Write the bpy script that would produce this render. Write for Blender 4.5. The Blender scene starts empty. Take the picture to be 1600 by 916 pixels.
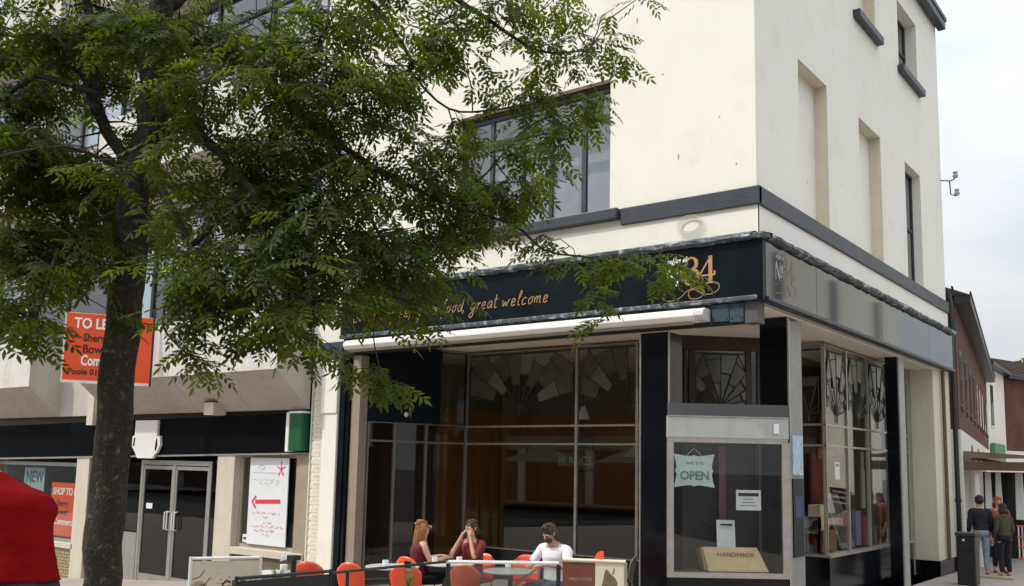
import bpy, bmesh, math, random
import numpy as np
from mathutils import Vector, Matrix, Euler

random.seed(11); np.random.seed(11)
S = bpy.context.scene
COL = S.collection
R_ = math.radians

# ------------------------------------------------------------------ camera
CAM = Vector((5.01, -12.0, 2.10))
yaw, pitch, roll = R_(37.48), R_(7.32), R_(1.19)
fw = Vector((-math.sin(yaw)*math.cos(pitch), math.cos(yaw)*math.cos(pitch), math.sin(pitch)))
r0 = Vector((math.cos(yaw), math.sin(yaw), 0)); u0 = r0.cross(fw)
rr = r0*math.cos(roll)+u0*math.sin(roll); uu = -r0*math.sin(roll)+u0*math.cos(roll)
cam = bpy.data.objects.new('camera', bpy.data.cameras.new('camera'))
COL.objects.link(cam)
m = Matrix((rr, uu, -fw)).transposed().to_4x4(); m.translation = CAM
cam.matrix_world = m
cam.data.sensor_width = 36; cam.data.lens = 1468.49/1600*36
cam.data.shift_y = 81.35/1600
cam.data.clip_start = .05; cam.data.clip_end = 1500
S.camera = cam

# ------------------------------------------------------------------ light
SUN_AZ = Vector((-.62, -.78)).normalized(); SUN_EL = R_(50)
W = bpy.data.worlds.new('World'); S.world = W; W.use_nodes = True
nt = W.node_tree; nt.nodes.clear()
out = nt.nodes.new('ShaderNodeOutputWorld'); bg = nt.nodes.new('ShaderNodeBackground')
sky = nt.nodes.new('ShaderNodeTexSky'); sky.sky_type = 'NISHITA'; sky.sun_disc = False
sky.sun_elevation = SUN_EL; sky.sun_rotation = math.atan2(SUN_AZ.x, SUN_AZ.y)
sky.dust_density = 3; sky.air_density = 1.2
tc = nt.nodes.new('ShaderNodeTexCoord'); mp = nt.nodes.new('ShaderNodeMapping'); mp.inputs['Scale'].default_value = (1, 1, 2.2)
nz = nt.nodes.new('ShaderNodeTexNoise'); nz.inputs['Scale'].default_value = 2.0; nz.inputs['Detail'].default_value = 6; nz.inputs['Roughness'].default_value = .55
rp = nt.nodes.new('ShaderNodeValToRGB')
rp.color_ramp.elements[0].position = .34; rp.color_ramp.elements[0].color = (5.6, 6.3, 7.3, 1)
rp.color_ramp.elements[1].position = .66; rp.color_ramp.elements[1].color = (8.6, 8.75, 8.85, 1)
mx = nt.nodes.new('ShaderNodeMix'); mx.data_type = 'RGBA'; mx.inputs[0].default_value = .88
nt.links.new(tc.outputs['Generated'], mp.inputs[0]); nt.links.new(mp.outputs[0], nz.inputs['Vector'])
nt.links.new(nz.outputs['Fac'], rp.inputs[0]); nt.links.new(sky.outputs[0], mx.inputs[6]); nt.links.new(rp.outputs[0], mx.inputs[7])
sx = nt.nodes.new('ShaderNodeSeparateXYZ'); nt.links.new(tc.outputs['Generated'], sx.inputs[0])
gr = nt.nodes.new('ShaderNodeMapRange'); gr.inputs[1].default_value = 0; gr.inputs[2].default_value = 1; gr.inputs[3].default_value = .67; gr.inputs[4].default_value = 2.5   # overcast: brighter to the zenith
sq = nt.nodes.new('ShaderNodeMath'); sq.operation = 'POWER'; sq.inputs[1].default_value = 1.6; sq.use_clamp = True; nt.links.new(sx.outputs['Z'], sq.inputs[0]); nt.links.new(sq.outputs[0], gr.inputs[0]); sc_ = nt.nodes.new('ShaderNodeVectorMath'); sc_.operation = 'SCALE'
nt.links.new(mx.outputs[2], sc_.inputs[0]); nt.links.new(gr.outputs[0], sc_.inputs['Scale']); nt.links.new(sc_.outputs[0], bg.inputs[0]); bg.inputs[1].default_value = .118
nt.links.new(bg.outputs[0], out.inputs[0])
sl = bpy.data.lights.new('sun', 'SUN'); sl.energy = 2.1; sl.angle = R_(1.5); sl.color = (1, .95, .87)
sun = bpy.data.objects.new('sun', sl); COL.objects.link(sun)
d = Vector((SUN_AZ.x*math.cos(SUN_EL), SUN_AZ.y*math.cos(SUN_EL), math.sin(SUN_EL)))
sun.rotation_euler = d.to_track_quat('Z', 'Y').to_euler(); sun.location = (-20, -30, 40)
S.view_settings.view_transform = 'Standard'; S.view_settings.look = 'None'
S.view_settings.exposure = 0.22; S.view_settings.gamma = 1
S.cycles.max_bounces = 8; S.cycles.transparent_max_bounces = 24

# ------------------------------------------------------------------ materials
MC = {}
def mat(name, col, rough=.7, var=.12, vs=3.0, bump=0.0, bs=60.0, metal=0.0, spec=.5, streak=0.0, speck=0.0, ior=1.5, coat=0.0, emit=None, trans=0.0, col2=None, c2s=.8, c2t=.6):
    if name in MC: return MC[name]
    M = bpy.data.materials.new(name); M.use_nodes = True; n = M.node_tree; L = n.links
    b = n.nodes['Principled BSDF']
    b.inputs['Roughness'].default_value = rough; b.inputs['Metallic'].default_value = metal
    b.inputs['IOR'].default_value = ior; b.inputs['Specular IOR Level'].default_value = spec
    if coat: b.inputs['Coat Weight'].default_value = coat; b.inputs['Coat Roughness'].default_value = .04
    g = n.nodes.new('ShaderNodeNewGeometry')
    t = n.nodes.new('ShaderNodeTexNoise'); t.inputs['Scale'].default_value = vs; t.inputs['Detail'].default_value = 5
    L.new(g.outputs['Position'], t.inputs['Vector'])
    mr = n.nodes.new('ShaderNodeMapRange'); mr.inputs[1].default_value = .25; mr.inputs[2].default_value = .75
    mr.inputs[3].default_value = 1-var; mr.inputs[4].default_value = 1+var
    L.new(t.outputs['Fac'], mr.inputs[0])
    base = n.nodes.new('ShaderNodeRGB'); base.outputs[0].default_value = (*col, 1)
    cur = base.outputs[0]
    if col2:
        t3 = n.nodes.new('ShaderNodeTexNoise'); t3.inputs['Scale'].default_value = c2s; t3.inputs['Detail'].default_value = 7; t3.inputs['Roughness'].default_value = .65
        L.new(g.outputs['Position'], t3.inputs['Vector'])
        r3 = n.nodes.new('ShaderNodeMapRange'); r3.inputs[1].default_value = c2t-.08; r3.inputs[2].default_value = c2t+.08
        L.new(t3.outputs['Fac'], r3.inputs[0])
        m3 = n.nodes.new('ShaderNodeMix'); m3.data_type = 'RGBA'; L.new(r3.outputs[0], m3.inputs[0]); L.new(cur, m3.inputs[6]); m3.inputs[7].default_value = (*col2, 1)
        cur = m3.outputs[2]
    if streak:
        mp2 = n.nodes.new('ShaderNodeMapping'); mp2.inputs['Scale'].default_value = (5, 5, .35); L.new(g.outputs['Position'], mp2.inputs[0])
        t4 = n.nodes.new('ShaderNodeTexNoise'); t4.inputs['Scale'].default_value = 1.6; t4.inputs['Detail'].default_value = 6; L.new(mp2.outputs[0], t4.inputs['Vector'])
        r4 = n.nodes.new('ShaderNodeMapRange'); r4.inputs[1].default_value = .45; r4.inputs[2].default_value = .8; r4.inputs[3].default_value = 1; r4.inputs[4].default_value = 1-streak
        L.new(t4.outputs['Fac'], r4.inputs[0])
        m4 = n.nodes.new('ShaderNodeVectorMath'); m4.operation = 'SCALE'; L.new(cur, m4.inputs[0]); L.new(r4.outputs[0], m4.inputs['Scale']); cur = m4.outputs[0]
    if speck:
        t5 = n.nodes.new('ShaderNodeTexNoise'); t5.inputs['Scale'].default_value = 45; t5.inputs['Detail'].default_value = 3; L.new(g.outputs['Position'], t5.inputs['Vector'])
        r5 = n.nodes.new('ShaderNodeMapRange'); r5.inputs[1].default_value = .35; r5.inputs[2].default_value = .65; r5.inputs[3].default_value = 1-speck; r5.inputs[4].default_value = 1+speck
        L.new(t5.outputs['Fac'], r5.inputs[0])
        m5 = n.nodes.new('ShaderNodeVectorMath'); m5.operation = 'SCALE'; L.new(cur, m5.inputs[0]); L.new(r5.outputs[0], m5.inputs['Scale']); cur = m5.outputs[0]
    mm = n.nodes.new('ShaderNodeVectorMath'); mm.operation = 'SCALE'; L.new(cur, mm.inputs[0]); L.new(mr.outputs[0], mm.inputs['Scale'])
    L.new(mm.outputs[0], b.inputs['Base Color'])
    if bump:
        t2 = n.nodes.new('ShaderNodeTexNoise'); t2.inputs['Scale'].default_value = bs; t2.inputs['Detail'].default_value = 4
        L.new(g.outputs['Position'], t2.inputs['Vector'])
        bp = n.nodes.new('ShaderNodeBump'); bp.inputs['Strength'].default_value = bump; bp.inputs['Distance'].default_value = .02
        L.new(t2.outputs['Fac'], bp.inputs['Height']); L.new(bp.outputs[0], b.inputs['Normal'])
    if emit: b.inputs['Emission Color'].default_value = (*emit[:3], 1); b.inputs['Emission Strength'].default_value = emit[3]
    MC[name] = M; return M

def glass_mat(name, tint=(.8, .85, .85), refl=1.0, rough=.015, ior=1.5, wob=.0):
    if name in MC: return MC[name]
    M = bpy.data.materials.new(name); M.use_nodes = True; n = M.node_tree; n.nodes.clear(); L = n.links
    o = n.nodes.new('ShaderNodeOutputMaterial'); t = n.nodes.new('ShaderNodeBsdfTransparent'); t.inputs[0].default_value = (*tint, 1)
    g = n.nodes.new('ShaderNodeBsdfGlossy'); g.inputs['Roughness'].default_value = rough; g.inputs['Color'].default_value = (refl, refl, refl, 1)
    ge0 = n.nodes.new('ShaderNodeNewGeometry'); dt = n.nodes.new('ShaderNodeVectorMath'); dt.operation = 'DOT_PRODUCT'
    L.new(ge0.outputs['Incoming'], dt.inputs[0]); L.new(ge0.outputs['Normal'], dt.inputs[1]); F0 = ((ior-1)/(ior+1))**2
    def mth(op, a, b_):
        q = n.nodes.new('ShaderNodeMath'); q.operation = op
        for k_, v in ((0, a), (1, b_)):
            if v is None: continue
            if isinstance(v, (int, float)): q.inputs[k_].default_value = v
            else: L.new(v, q.inputs[k_])
        return q.outputs[0]
    ab = mth('ABSOLUTE', dt.outputs['Value'], None); om = mth('SUBTRACT', 1.0, ab); pw = mth('POWER', om, 5.0); fr_ = mth('MULTIPLY_ADD', pw, 1-F0); fr_.node.inputs[2].default_value = F0
    x = n.nodes.new('ShaderNodeMixShader'); L.new(fr_, x.inputs[0]); L.new(t.outputs[0], x.inputs[1]); L.new(g.outputs[0], x.inputs[2]); L.new(x.outputs[0], o.inputs[0])
    if wob:
        ge = n.nodes.new('ShaderNodeNewGeometry'); tt = n.nodes.new('ShaderNodeTexNoise'); tt.inputs['Scale'].default_value = 1.3
        L.new(ge.outputs['Position'], tt.inputs['Vector']); bp = n.nodes.new('ShaderNodeBump'); bp.inputs['Strength'].default_value = wob; bp.inputs['Distance'].default_value = .05
        L.new(tt.outputs['Fac'], bp.inputs['Height']); L.new(bp.outputs[0], g.inputs['Normal'])
    MC[name] = M; return M

def leaf_mat(name, col, tr):
    M = bpy.data.materials.new(name); M.use_nodes = True; n = M.node_tree; n.nodes.clear(); L = n.links
    o = n.nodes.new('ShaderNodeOutputMaterial')
    g = n.nodes.new('ShaderNodeNewGeometry'); t = n.nodes.new('ShaderNodeTexNoise'); t.inputs['Scale'].default_value = 1.5; t.inputs['Detail'].default_value = 9; t.inputs['Roughness'].default_value = .75
    L.new(g.outputs['Position'], t.inputs['Vector'])
    r = n.nodes.new('ShaderNodeValToRGB'); r.color_ramp.elements[0].position = .3; r.color_ramp.elements[1].position = .72
    r.color_ramp.elements[0].color = (col[0]*.35, col[1]*.45, col[2]*.6, 1); r.color_ramp.elements[1].color = (col[0]*2.6, col[1]*2.1, col[2]*1.5, 1)
    L.new(t.outputs['Fac'], r.inputs[0])
    r2 = n.nodes.new('ShaderNodeValToRGB'); r2.color_ramp.elements[0].position = .3; r2.color_ramp.elements[1].position = .72
    r2.color_ramp.elements[0].color = (tr[0]*.35, tr[1]*.5, tr[2], 1); r2.color_ramp.elements[1].color = (tr[0]*1.7, tr[1]*1.45, tr[2]*1.4, 1)
    L.new(t.outputs['Fac'], r2.inputs[0])
    b = n.nodes.new('ShaderNodeBsdfPrincipled'); b.inputs['Roughness'].default_value = .5; b.inputs['Specular IOR Level'].default_value = .2
    L.new(r.outputs[0], b.inputs['Base Color'])
    tl = n.nodes.new('ShaderNodeBsdfTranslucent'); L.new(r2.outputs[0], tl.inputs[0])
    x = n.nodes.new('ShaderNodeMixShader'); x.inputs[0].default_value = .42
    L.new(b.outputs[0], x.inputs[1]); L.new(tl.outputs[0], x.inputs[2]); L.new(x.outputs[0], o.inputs[0])
    return M

CREAM = mat('cream_render', (.82, .79, .695), .85, .02, .5, bump=.10, bs=55, streak=.018, col2=(.76, .72, .60), c2s=1.1, c2t=.62)
CREAMR = mat('shaded_cream_reveal', (.66, .60, .46), .85, .06, 4, bump=.2, bs=20, streak=.12)  # darker than the walls: the shade inside the openings is put into the colour
SLATE = mat('slate_paint', (.035, .042, .052), .45, .2, 5, bump=.15, bs=30, streak=.15)
LEAD = mat('lead_flashing', (.06, .075, .085), .55, .5, 7, bump=.8, bs=9, col2=(.38, .41, .43), c2s=7, c2t=.60)
NAVY = mat('navy_gloss', (.005, .009, .012), .3, .5, 2, spec=.12, bump=.02, bs=3)
FASCIA2 = mat('fascia_glass', (.022, .026, .028), .05, .2, 2, ior=1.8, spec=.5, bump=.006, bs=1.2)
BLACKT = mat('black_tile', (.004, .005, .007), .12, .3, 2, spec=.3, bump=.01, bs=3)
BLUEPL = mat('blue_grey_plate', (.035, .065, .085), .45, .25, 12, streak=.2, bump=.1)
STEEL = mat('steel_trim', (.42, .38, .33), .35, .15, 8, metal=.7)
STONEG = mat('grey_stone_cladding', (.25, .25, .235), .6, .1, 4, speck=.08, streak=.2)
SOFFIT = mat('cream_soffit', (.74, .68, .56), .8, .05, 2)
WOODD = mat('dark_wood', (.035, .017, .010), .5, .3, 8, streak=.2)
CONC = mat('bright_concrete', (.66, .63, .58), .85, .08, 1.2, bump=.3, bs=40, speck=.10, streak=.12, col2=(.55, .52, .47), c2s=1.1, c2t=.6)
CONCS = mat('shaded_rough_concrete', (.47, .43, .37), .9, .10, 1.0, bump=.5, bs=35, speck=.10, streak=.15)  # darker copy of the concrete, with the shade of soffits and returns painted in
BLACKF = mat('black_fascia', (.004, .005, .006), .6, .2, 1, spec=.03, streak=.2)
ALU = mat('aluminium', (.36, .35, .32), .4, .08, 5, metal=.4, streak=.15)
BEIGEP = mat('beige_pier', (.60, .54, .43), .8, .07, 3, speck=.06, bump=.2, streak=.12)
DARK = mat('dark_interior', (.02, .02, .02), .9, .2, 1)
ORANGE = mat('orange_wall', (.36, .155, .018), .8, .12, 1.5)
CREAMW = mat('interior_cream', (.20, .17, .11), .8, .08, 1)
GLASS = glass_mat('shop_glass', (.92, .935, .92), .9, ior=1.45)
GLASSD = glass_mat('dark_glass', (.22, .27, .27), 1, ior=1.6, wob=.03)
GLASSU = glass_mat('upstairs_glass', (.84, .86, .88), 1.0, ior=1.9, wob=.05)
GLASSL = mat('leaded_glass', (.07, .066, .048), .25, .3, 4, spec=.6)
GLASSP = mat('pale_leaded_glass', (.13, .125, .09), .25, .2, 6, spec=.6)
CAME = mat('lead_came', (.03, .03, .03), .5, .2, 5)
WHITEP = mat('white_plastic', (.80, .79, .75), .4, .04, 4)
AWN = mat('awning_white', (.80, .78, .73), .4, .05, 3, streak=.06)
PAPER = mat('white_paper', (.72, .74, .74), .7, .04, 6)
REDB = mat('red_orange_board', (.78, .085, .015), .55, .06, 3, streak=.08)
REDT = mat('red_marker', (.65, .04, .06), .7, .1, 8)
INK = mat('black_ink', (.03, .015, .012), .7, .1, 8)
WHT = mat('white_ink', (.85, .83, .80), .6, .02, 8)
GOLD = mat('gold_leaf', (.46, .25, .10), .4, .15, 9)
GREENP = mat('green_panel', (.006, .085, .03), .4, .1, 3)
REDC = mat('red_plastic', (.82, .10, .035), .35, .05, 4, coat=.3)
BLACKM = mat('black_metal', (.015, .016, .018), .4, .2, 6)
BANN = mat('cream_banner', (.70, .63, .48), .8, .05, 5)
BROWNB = mat('brown_banner', (.16, .05, .03), .7, .15, 5)
BEAN = mat('bean_brown', (.13, .055, .02), .7, .3, 30)
BARK = mat('bark', (.026, .021, .014), .95, .35, 9, bump=1.2, bs=28, speck=.35, col2=(.13, .12, .09), c2s=16, c2t=.64)
TWIG = mat('twig_bark', (.035, .030, .018), .9, .3, 9)
BRICKR = mat('red_brick', (.19, .048, .030), .9, .2, 14, speck=.15, bump=.3, bs=60)
ROOFT = mat('roof_tile', (.06, .035, .028), .9, .25, 6, bump=.6, bs=10)
WHITEW = mat('white_wall', (.74, .72, .66), .85, .05, 2, streak=.08)
PAVE = mat('paving', (.34, .29, .26), .9, .15, 2.5, bump=.3, bs=30, speck=.12)
TARM = mat('asphalt', (.055, .053, .052), .95, .2, 2, bump=.4, bs=80, speck=.2)
LEAFM = leaf_mat('leaf_green', (.022, .037, .004), (.20, .275, .011))
GRASSM = mat('grass_green', (.16, .20, .03), .7, .25, 30)
SKIN = mat('skin', (.52, .29, .19), .5, .06, 12)
HAIRG = mat('ginger_hair', (.26, .10, .03), .6, .3, 60)
HAIRD = mat('dark_hair', (.025, .014, .009), .6, .3, 60)
MAROON = mat('maroon_cloth', (.11, .010, .022), .85, .12, 20, bump=.2)
REDS = mat('red_cloth', (.15, .002, .003), .95, .2, 5, bump=.8, bs=9, spec=.08)
DREDS = mat('dark_red_cloth', (.16, .018, .014), .85, .2, 20)
WHITES = mat('white_cloth', (.80, .80, .82), .85, .05, 12, bump=.3, bs=16)
NAVYC = mat('navy_cloth', (.008, .010, .018), .9, .2, 20)
JEANS = mat('jeans_blue', (.10, .13, .17), .9, .15, 20, bump=.2)
OLIVE = mat('olive_cloth', (.06, .05, .025), .9, .15, 20)
PINKC = mat('pink_cloth', (.55, .12, .16), .85, .1, 20)
TAN = mat('cardboard', (.62, .46, .26), .8, .08, 8)

def brick_mat(name, c1, c2, mortar):
    M = bpy.data.materials.new(name); M.use_nodes = True; n = M.node_tree; L = n.links; b = n.nodes['Principled BSDF']; b.inputs['Roughness'].default_value = .9
    g = n.nodes.new('ShaderNodeNewGeometry'); s_ = n.nodes.new('ShaderNodeSeparateXYZ'); L.new(g.outputs['Position'], s_.inputs[0]); c = n.nodes.new('ShaderNodeCombineXYZ')
    a = n.nodes.new('ShaderNodeMath'); L.new(s_.outputs[0], a.inputs[0]); L.new(s_.outputs[1], a.inputs[1]); L.new(a.outputs[0], c.inputs[0]); L.new(s_.outputs[2], c.inputs[1])
    t = n.nodes.new('ShaderNodeTexBrick'); t.inputs['Scale'].default_value = 1; t.inputs['Brick Width'].default_value = .225; t.inputs['Row Height'].default_value = .075; t.inputs['Mortar Size'].default_value = .008
    t.inputs['Color1'].default_value = (*c1, 1); t.inputs['Color2'].default_value = (*c2, 1); t.inputs['Mortar'].default_value = (*mortar, 1); L.new(c.outputs[0], t.inputs['Vector'])
    z = n.nodes.new('ShaderNodeTexNoise'); z.inputs['Scale'].default_value = .9; z.inputs['Detail'].default_value = 6; L.new(g.outputs['Position'], z.inputs['Vector'])
    r = n.nodes.new('ShaderNodeMapRange'); r.inputs[1].default_value = .3; r.inputs[2].default_value = .7; r.inputs[3].default_value = .65; r.inputs[4].default_value = 1.2; L.new(z.outputs['Fac'], r.inputs[0])
    v = n.nodes.new('ShaderNodeVectorMath'); v.operation = 'SCALE'; L.new(t.outputs['Color'], v.inputs[0]); L.new(r.outputs[0], v.inputs['Scale']); L.new(v.outputs[0], b.inputs['Base Color']); MC[name] = M; return M
BRICKR = brick_mat('red_brick_courses', (.13, .030, .020), (.085, .020, .016), (.12, .09, .075))
# ------------------------------------------------------------------ mesh helpers
def V3(*a): return Vector(a)
class B:
    def __init__(s): s.v = []; s.f = []
    def add(s, vs, fs):
        o = len(s.v); s.v += [tuple(v) for v in vs]; s.f += [tuple(i+o for i in f) for f in fs]; return s
    def box(s, x0, x1, y0, y1, z0, z1):
        x0, x1 = sorted((x0, x1)); y0, y1 = sorted((y0, y1)); z0, z1 = sorted((z0, z1))
        return s.add([(x0,y0,z0),(x1,y0,z0),(x1,y1,z0),(x0,y1,z0),(x0,y0,z1),(x1,y0,z1),(x1,y1,z1),(x0,y1,z1)],
                     [(0,3,2,1),(4,5,6,7),(0,1,5,4),(1,2,6,5),(2,3,7,6),(3,0,4,7)])
    def obox(s, P, Q, w, z0, z1, side=0.0, z0b=None, z1b=None):
        """box along the ground line P->Q, thickness w, shifted sideways by side; ends may differ in height"""
        P = Vector(P[:2]); Q = Vector(Q[:2]); t = (Q-P).normalized(); n = Vector((t.y, -t.x))
        a = n*(side-w/2); b = n*(side+w/2)
        z0b = z0 if z0b is None else z0b; z1b = z1 if z1b is None else z1b
        c = [P+a, Q+a, Q+b, P+b]; zz0 = [z0, z0b, z0b, z0]; zz1 = [z1, z1b, z1b, z1]
        vs = [(p.x, p.y, z) for p, z in zip(c, zz0)]+[(p.x, p.y, z) for p, z in zip(c, zz1)]
        return s.add(vs, [(0,1,2,3),(7,6,5,4),(4,5,1,0),(5,6,2,1),(6,7,3,2),(7,4,0,3)])
    def prism(s, pts, d):
        """planar polygon pts extruded by vector d"""
        n = len(pts); d = Vector(d); a = [Vector(p) for p in pts]
        return s.add(a+[p+d for p in a], [tuple(range(n))[::-1], tuple(range(n, 2*n))]+[(i, (i+1) % n, n+(i+1) % n, n+i) for i in range(n)])
    def quad(s, *p): return s.add(p, [tuple(range(len(p)))])
    def tube(s, pts, rad, n=8, cap=True):
        pts = [Vector(p) for p in pts]; m_ = len(pts)
        if not hasattr(rad, '__len__'): rad = [rad]*m_
        rings = []; up = Vector((0, 0, 1)); prev = None
        for i, p in enumerate(pts):
            t = (pts[min(i+1, m_-1)]-pts[max(i-1, 0)]).normalized()
            if prev is None: x = t.cross(up) if abs(t.z) < .95 else t.cross(Vector((1, 0, 0)))
            else: x = prev-t*prev.dot(t)
            x.normalize(); prev = x; y = t.cross(x)
            rings.append([p+(x*math.cos(a)+y*math.sin(a))*rad[i] for a in [2*math.pi*k/n for k in range(n)]])
        vs = [v for r in rings for v in r]; fs = []
        for i in range(m_-1):
            for k in range(n): fs.append((i*n+k, i*n+(k+1) % n, (i+1)*n+(k+1) % n, (i+1)*n+k))
        if cap: fs += [tuple(range(n))[::-1], tuple(range((m_-1)*n, m_*n))]
        return s.add(vs, fs)
    def lathe(s, c, prof, n=16):
        c = Vector(c); vs = []; fs = []
        for r, z in prof: vs += [c+Vector((r*math.cos(a), r*math.sin(a), z)) for a in [2*math.pi*k/n for k in range(n)]]
        for i in range(len(prof)-1):
            for k in range(n): fs.append((i*n+k, i*n+(k+1) % n, (i+1)*n+(k+1) % n, (i+1)*n+k))
        fs += [tuple(range(n))[::-1], tuple(range((len(prof)-1)*n, len(prof)*n))]
        return s.add(vs, fs)
    def ell(s, c, r, n=12, m_=8, M=None):
        c = Vector(c); vs = []; fs = []
        for i in range(m_+1):
            ph = math.pi*i/m_
            for k in range(n):
                a = 2*math.pi*k/n; v = Vector((r[0]*math.sin(ph)*math.cos(a), r[1]*math.sin(ph)*math.sin(a), r[2]*math.cos(ph)))
                if M is not None: v = M @ v
                vs.append(c+v)
        for i in range(m_):
            for k in range(n): fs.append((i*n+k, (i+1)*n+k, (i+1)*n+(k+1) % n, i*n+(k+1) % n))
        return s.add(vs, fs)
    def mesh(s, name, mt, smooth=False):
        me = bpy.data.meshes.new(name); me.from_pydata([tuple(v) for v in s.v], [], s.f)
        bm_ = bmesh.new(); bm_.from_mesh(me); bmesh.ops.recalc_face_normals(bm_, faces=bm_.faces); bm_.to_mesh(me); bm_.free()
        me.materials.append(mt)
        if smooth: me.polygons.foreach_set('use_smooth', [True]*len(me.polygons))
        me.update(); return me
    def build(s, name, mt, parent=None, smooth=False, bevel=0, label=None, kind=None):
        o = bpy.data.objects.new(name, s.mesh(name, mt, smooth)); return link(o, parent, bevel, label, kind)
def link(o, parent=None, bevel=0, label=None, kind=None):
    COL.objects.link(o)
    if parent is not None: attach(o, parent)
    if bevel:
        b = o.modifiers.new('bevel', 'BEVEL'); b.width = bevel; b.segments = 2; b.limit_method = 'ANGLE'; b.angle_limit = .6
    if label: o['label'] = label
    if kind: o['kind'] = kind
    return o
def wmat(o):
    mm_ = o.matrix_basis
    if o.parent is not None: return wmat(o.parent) @ o.matrix_parent_inverse @ mm_
    return mm_.copy()
def attach(o, parent): o.parent = parent; o.matrix_parent_inverse = wmat(parent).inverted()
def thing(name, label, cat, loc=(0, 0, 0), group=None, rz=0):
    o = bpy.data.objects.new(name, None); COL.objects.link(o); o.location = loc; o.rotation_euler = (0, 0, rz); o.empty_display_size = .2
    o['label'] = label; o['category'] = cat
    if group: o['group'] = group
    return o
def tag(o, label, cat, group=None):
    o['label'] = label; o['category'] = cat
    if group: o['group'] = group
    return o
KIDS = {}
def kids(o): return [c for c in bpy.data.objects if c.parent == o]
def dup(root, loc, rz, label=None):
    r = root.copy(); COL.objects.link(r); r.location = loc; r.rotation_euler = (0, 0, rz)
    if label: r['label'] = label
    for ch in kids(root):
        c = ch.copy(); COL.objects.link(c); c.parent = r
        for g_ in kids(ch): q = g_.copy(); COL.objects.link(q); q.parent = c
    return r
def local(o, parent):      # child mesh given in the parent's own coordinates
    COL.objects.link(o); o.parent = parent; return o
def lpart(b, name, mt, parent, smooth=False, bevel=0):
    o = bpy.data.objects.new(name, b.mesh(name, mt, smooth)); COL.objects.link(o); o.parent = parent
    if bevel:
        q = o.modifiers.new('bevel', 'BEVEL'); q.width = bevel; q.segments = 2; q.limit_method = 'ANGLE'; q.angle_limit = .6
    return o

def wall_sheet(b, mapf, u0, u1, v0, v1, holes):
    """front face of a wall with rectangular holes and their reveals. mapf(u,v,d) -> point; holes (u0,u1,v0,v1,depth)"""
    us = sorted({u0, u1, *[h[0] for h in holes], *[h[1] for h in holes]}); vs = sorted({v0, v1, *[h[2] for h in holes], *[h[3] for h in holes]})
    for i in range(len(us)-1):
        for j in range(len(vs)-1):
            a, c, e, f = us[i], us[i+1], vs[j], vs[j+1]; cu, cv = (a+c)/2, (e+f)/2
            if any(h[0] < cu < h[1] and h[2] < cv < h[3] for h in holes): continue
            b.quad(mapf(a, e, 0), mapf(c, e, 0), mapf(c, f, 0), mapf(a, f, 0))
def reveal(b, mapf, h):
    u0, u1, v0, v1, d_ = h
    for p, q in (((u0, v0), (u1, v0)), ((u1, v0), (u1, v1)), ((u1, v1), (u0, v1)), ((u0, v1), (u0, v0))):
        b.quad(mapf(*p, 0), mapf(*q, 0), mapf(*q, d_), mapf(*p, d_))

def text_mesh(txt, size, shear=0, bold=0, depth=.004, align='LEFT'):
    c = bpy.data.curves.new('txt', 'FONT'); c.body = txt; c.size = size; c.shear = shear; c.extrude = depth; c.offset = bold; c.align_x = align; c.resolution_u = 3
    o = bpy.data.objects.new('txt', c); COL.objects.link(o)
    dg = bpy.context.evaluated_depsgraph_get(); me = bpy.data.meshes.new_from_object(o.evaluated_get(dg))
    bpy.data.objects.remove(o); bpy.data.curves.remove(c); return me
def place_text(txt, size, mt, origin, xdir, parent, zdir=(0, 0, 1), name='lettering', sx=1.0, **k):
    me = text_mesh(txt, size, **k); me.materials.clear(); me.materials.append(mt)
    X = Vector(xdir).normalized(); Z = Vector(zdir).normalized(); Y = X.cross(Z)   # text normal = toward the reader
    Mx = Matrix(((X.x*sx, Z.x, Y.x, origin[0]), (X.y*sx, Z.y, Y.y, origin[1]), (X.z*sx, Z.z, Y.z, origin[2]), (0, 0, 0, 1)))
    me.transform(Mx)
    o = bpy.data.objects.new(name, me); return link(o, parent)
def catmull(P, k=5):
    P = [Vector(p) for p in P]; o = []
    for i in range(len(P)-1):
        a = P[max(i-1, 0)]; b_ = P[i]; c = P[i+1]; d_ = P[min(i+2, len(P)-1)]
        for t in [j/k for j in range(k)]:
            o.append(.5*((2*b_)+(c-a)*t+(2*a-5*b_+4*c-d_)*t*t+(3*b_-a-3*c+d_)*t**3))
    o.append(P[-1]); return o
def stroke(b, pts, w, org, X, Z, N, off=.004, smooth=True):
    """flat brush stroke in the plane org + x*X + z*Z, proud of it by off along N; w = width or list"""
    q = catmull([(p[0], p[1], 0) for p in pts]) if smooth and len(pts) > 2 else [Vector((p[0], p[1], 0)) for p in pts]
    n = len(q); ws = [w]*n if not hasattr(w, '__len__') else [np.interp(i/(n-1)*(len(w)-1), range(len(w)), w) for i in range(n)]
    L_ = []; 
    for i, p in enumerate(q):
        t = (q[min(i+1, n-1)]-q[max(i-1, 0)]); t = t.normalized() if t.length > 1e-9 else Vector((1, 0, 0)); s_ = Vector((-t.y, t.x, 0))*ws[i]/2
        L_.append((p+s_, p-s_))
    def W3(p): return org+X*p.x+Z*p.y+N*off
    vs = [W3(p) for a in L_ for p in a]; b.add(vs, [(2*i, 2*i+1, 2*i+3, 2*i+2) for i in range(n-1)])
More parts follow.
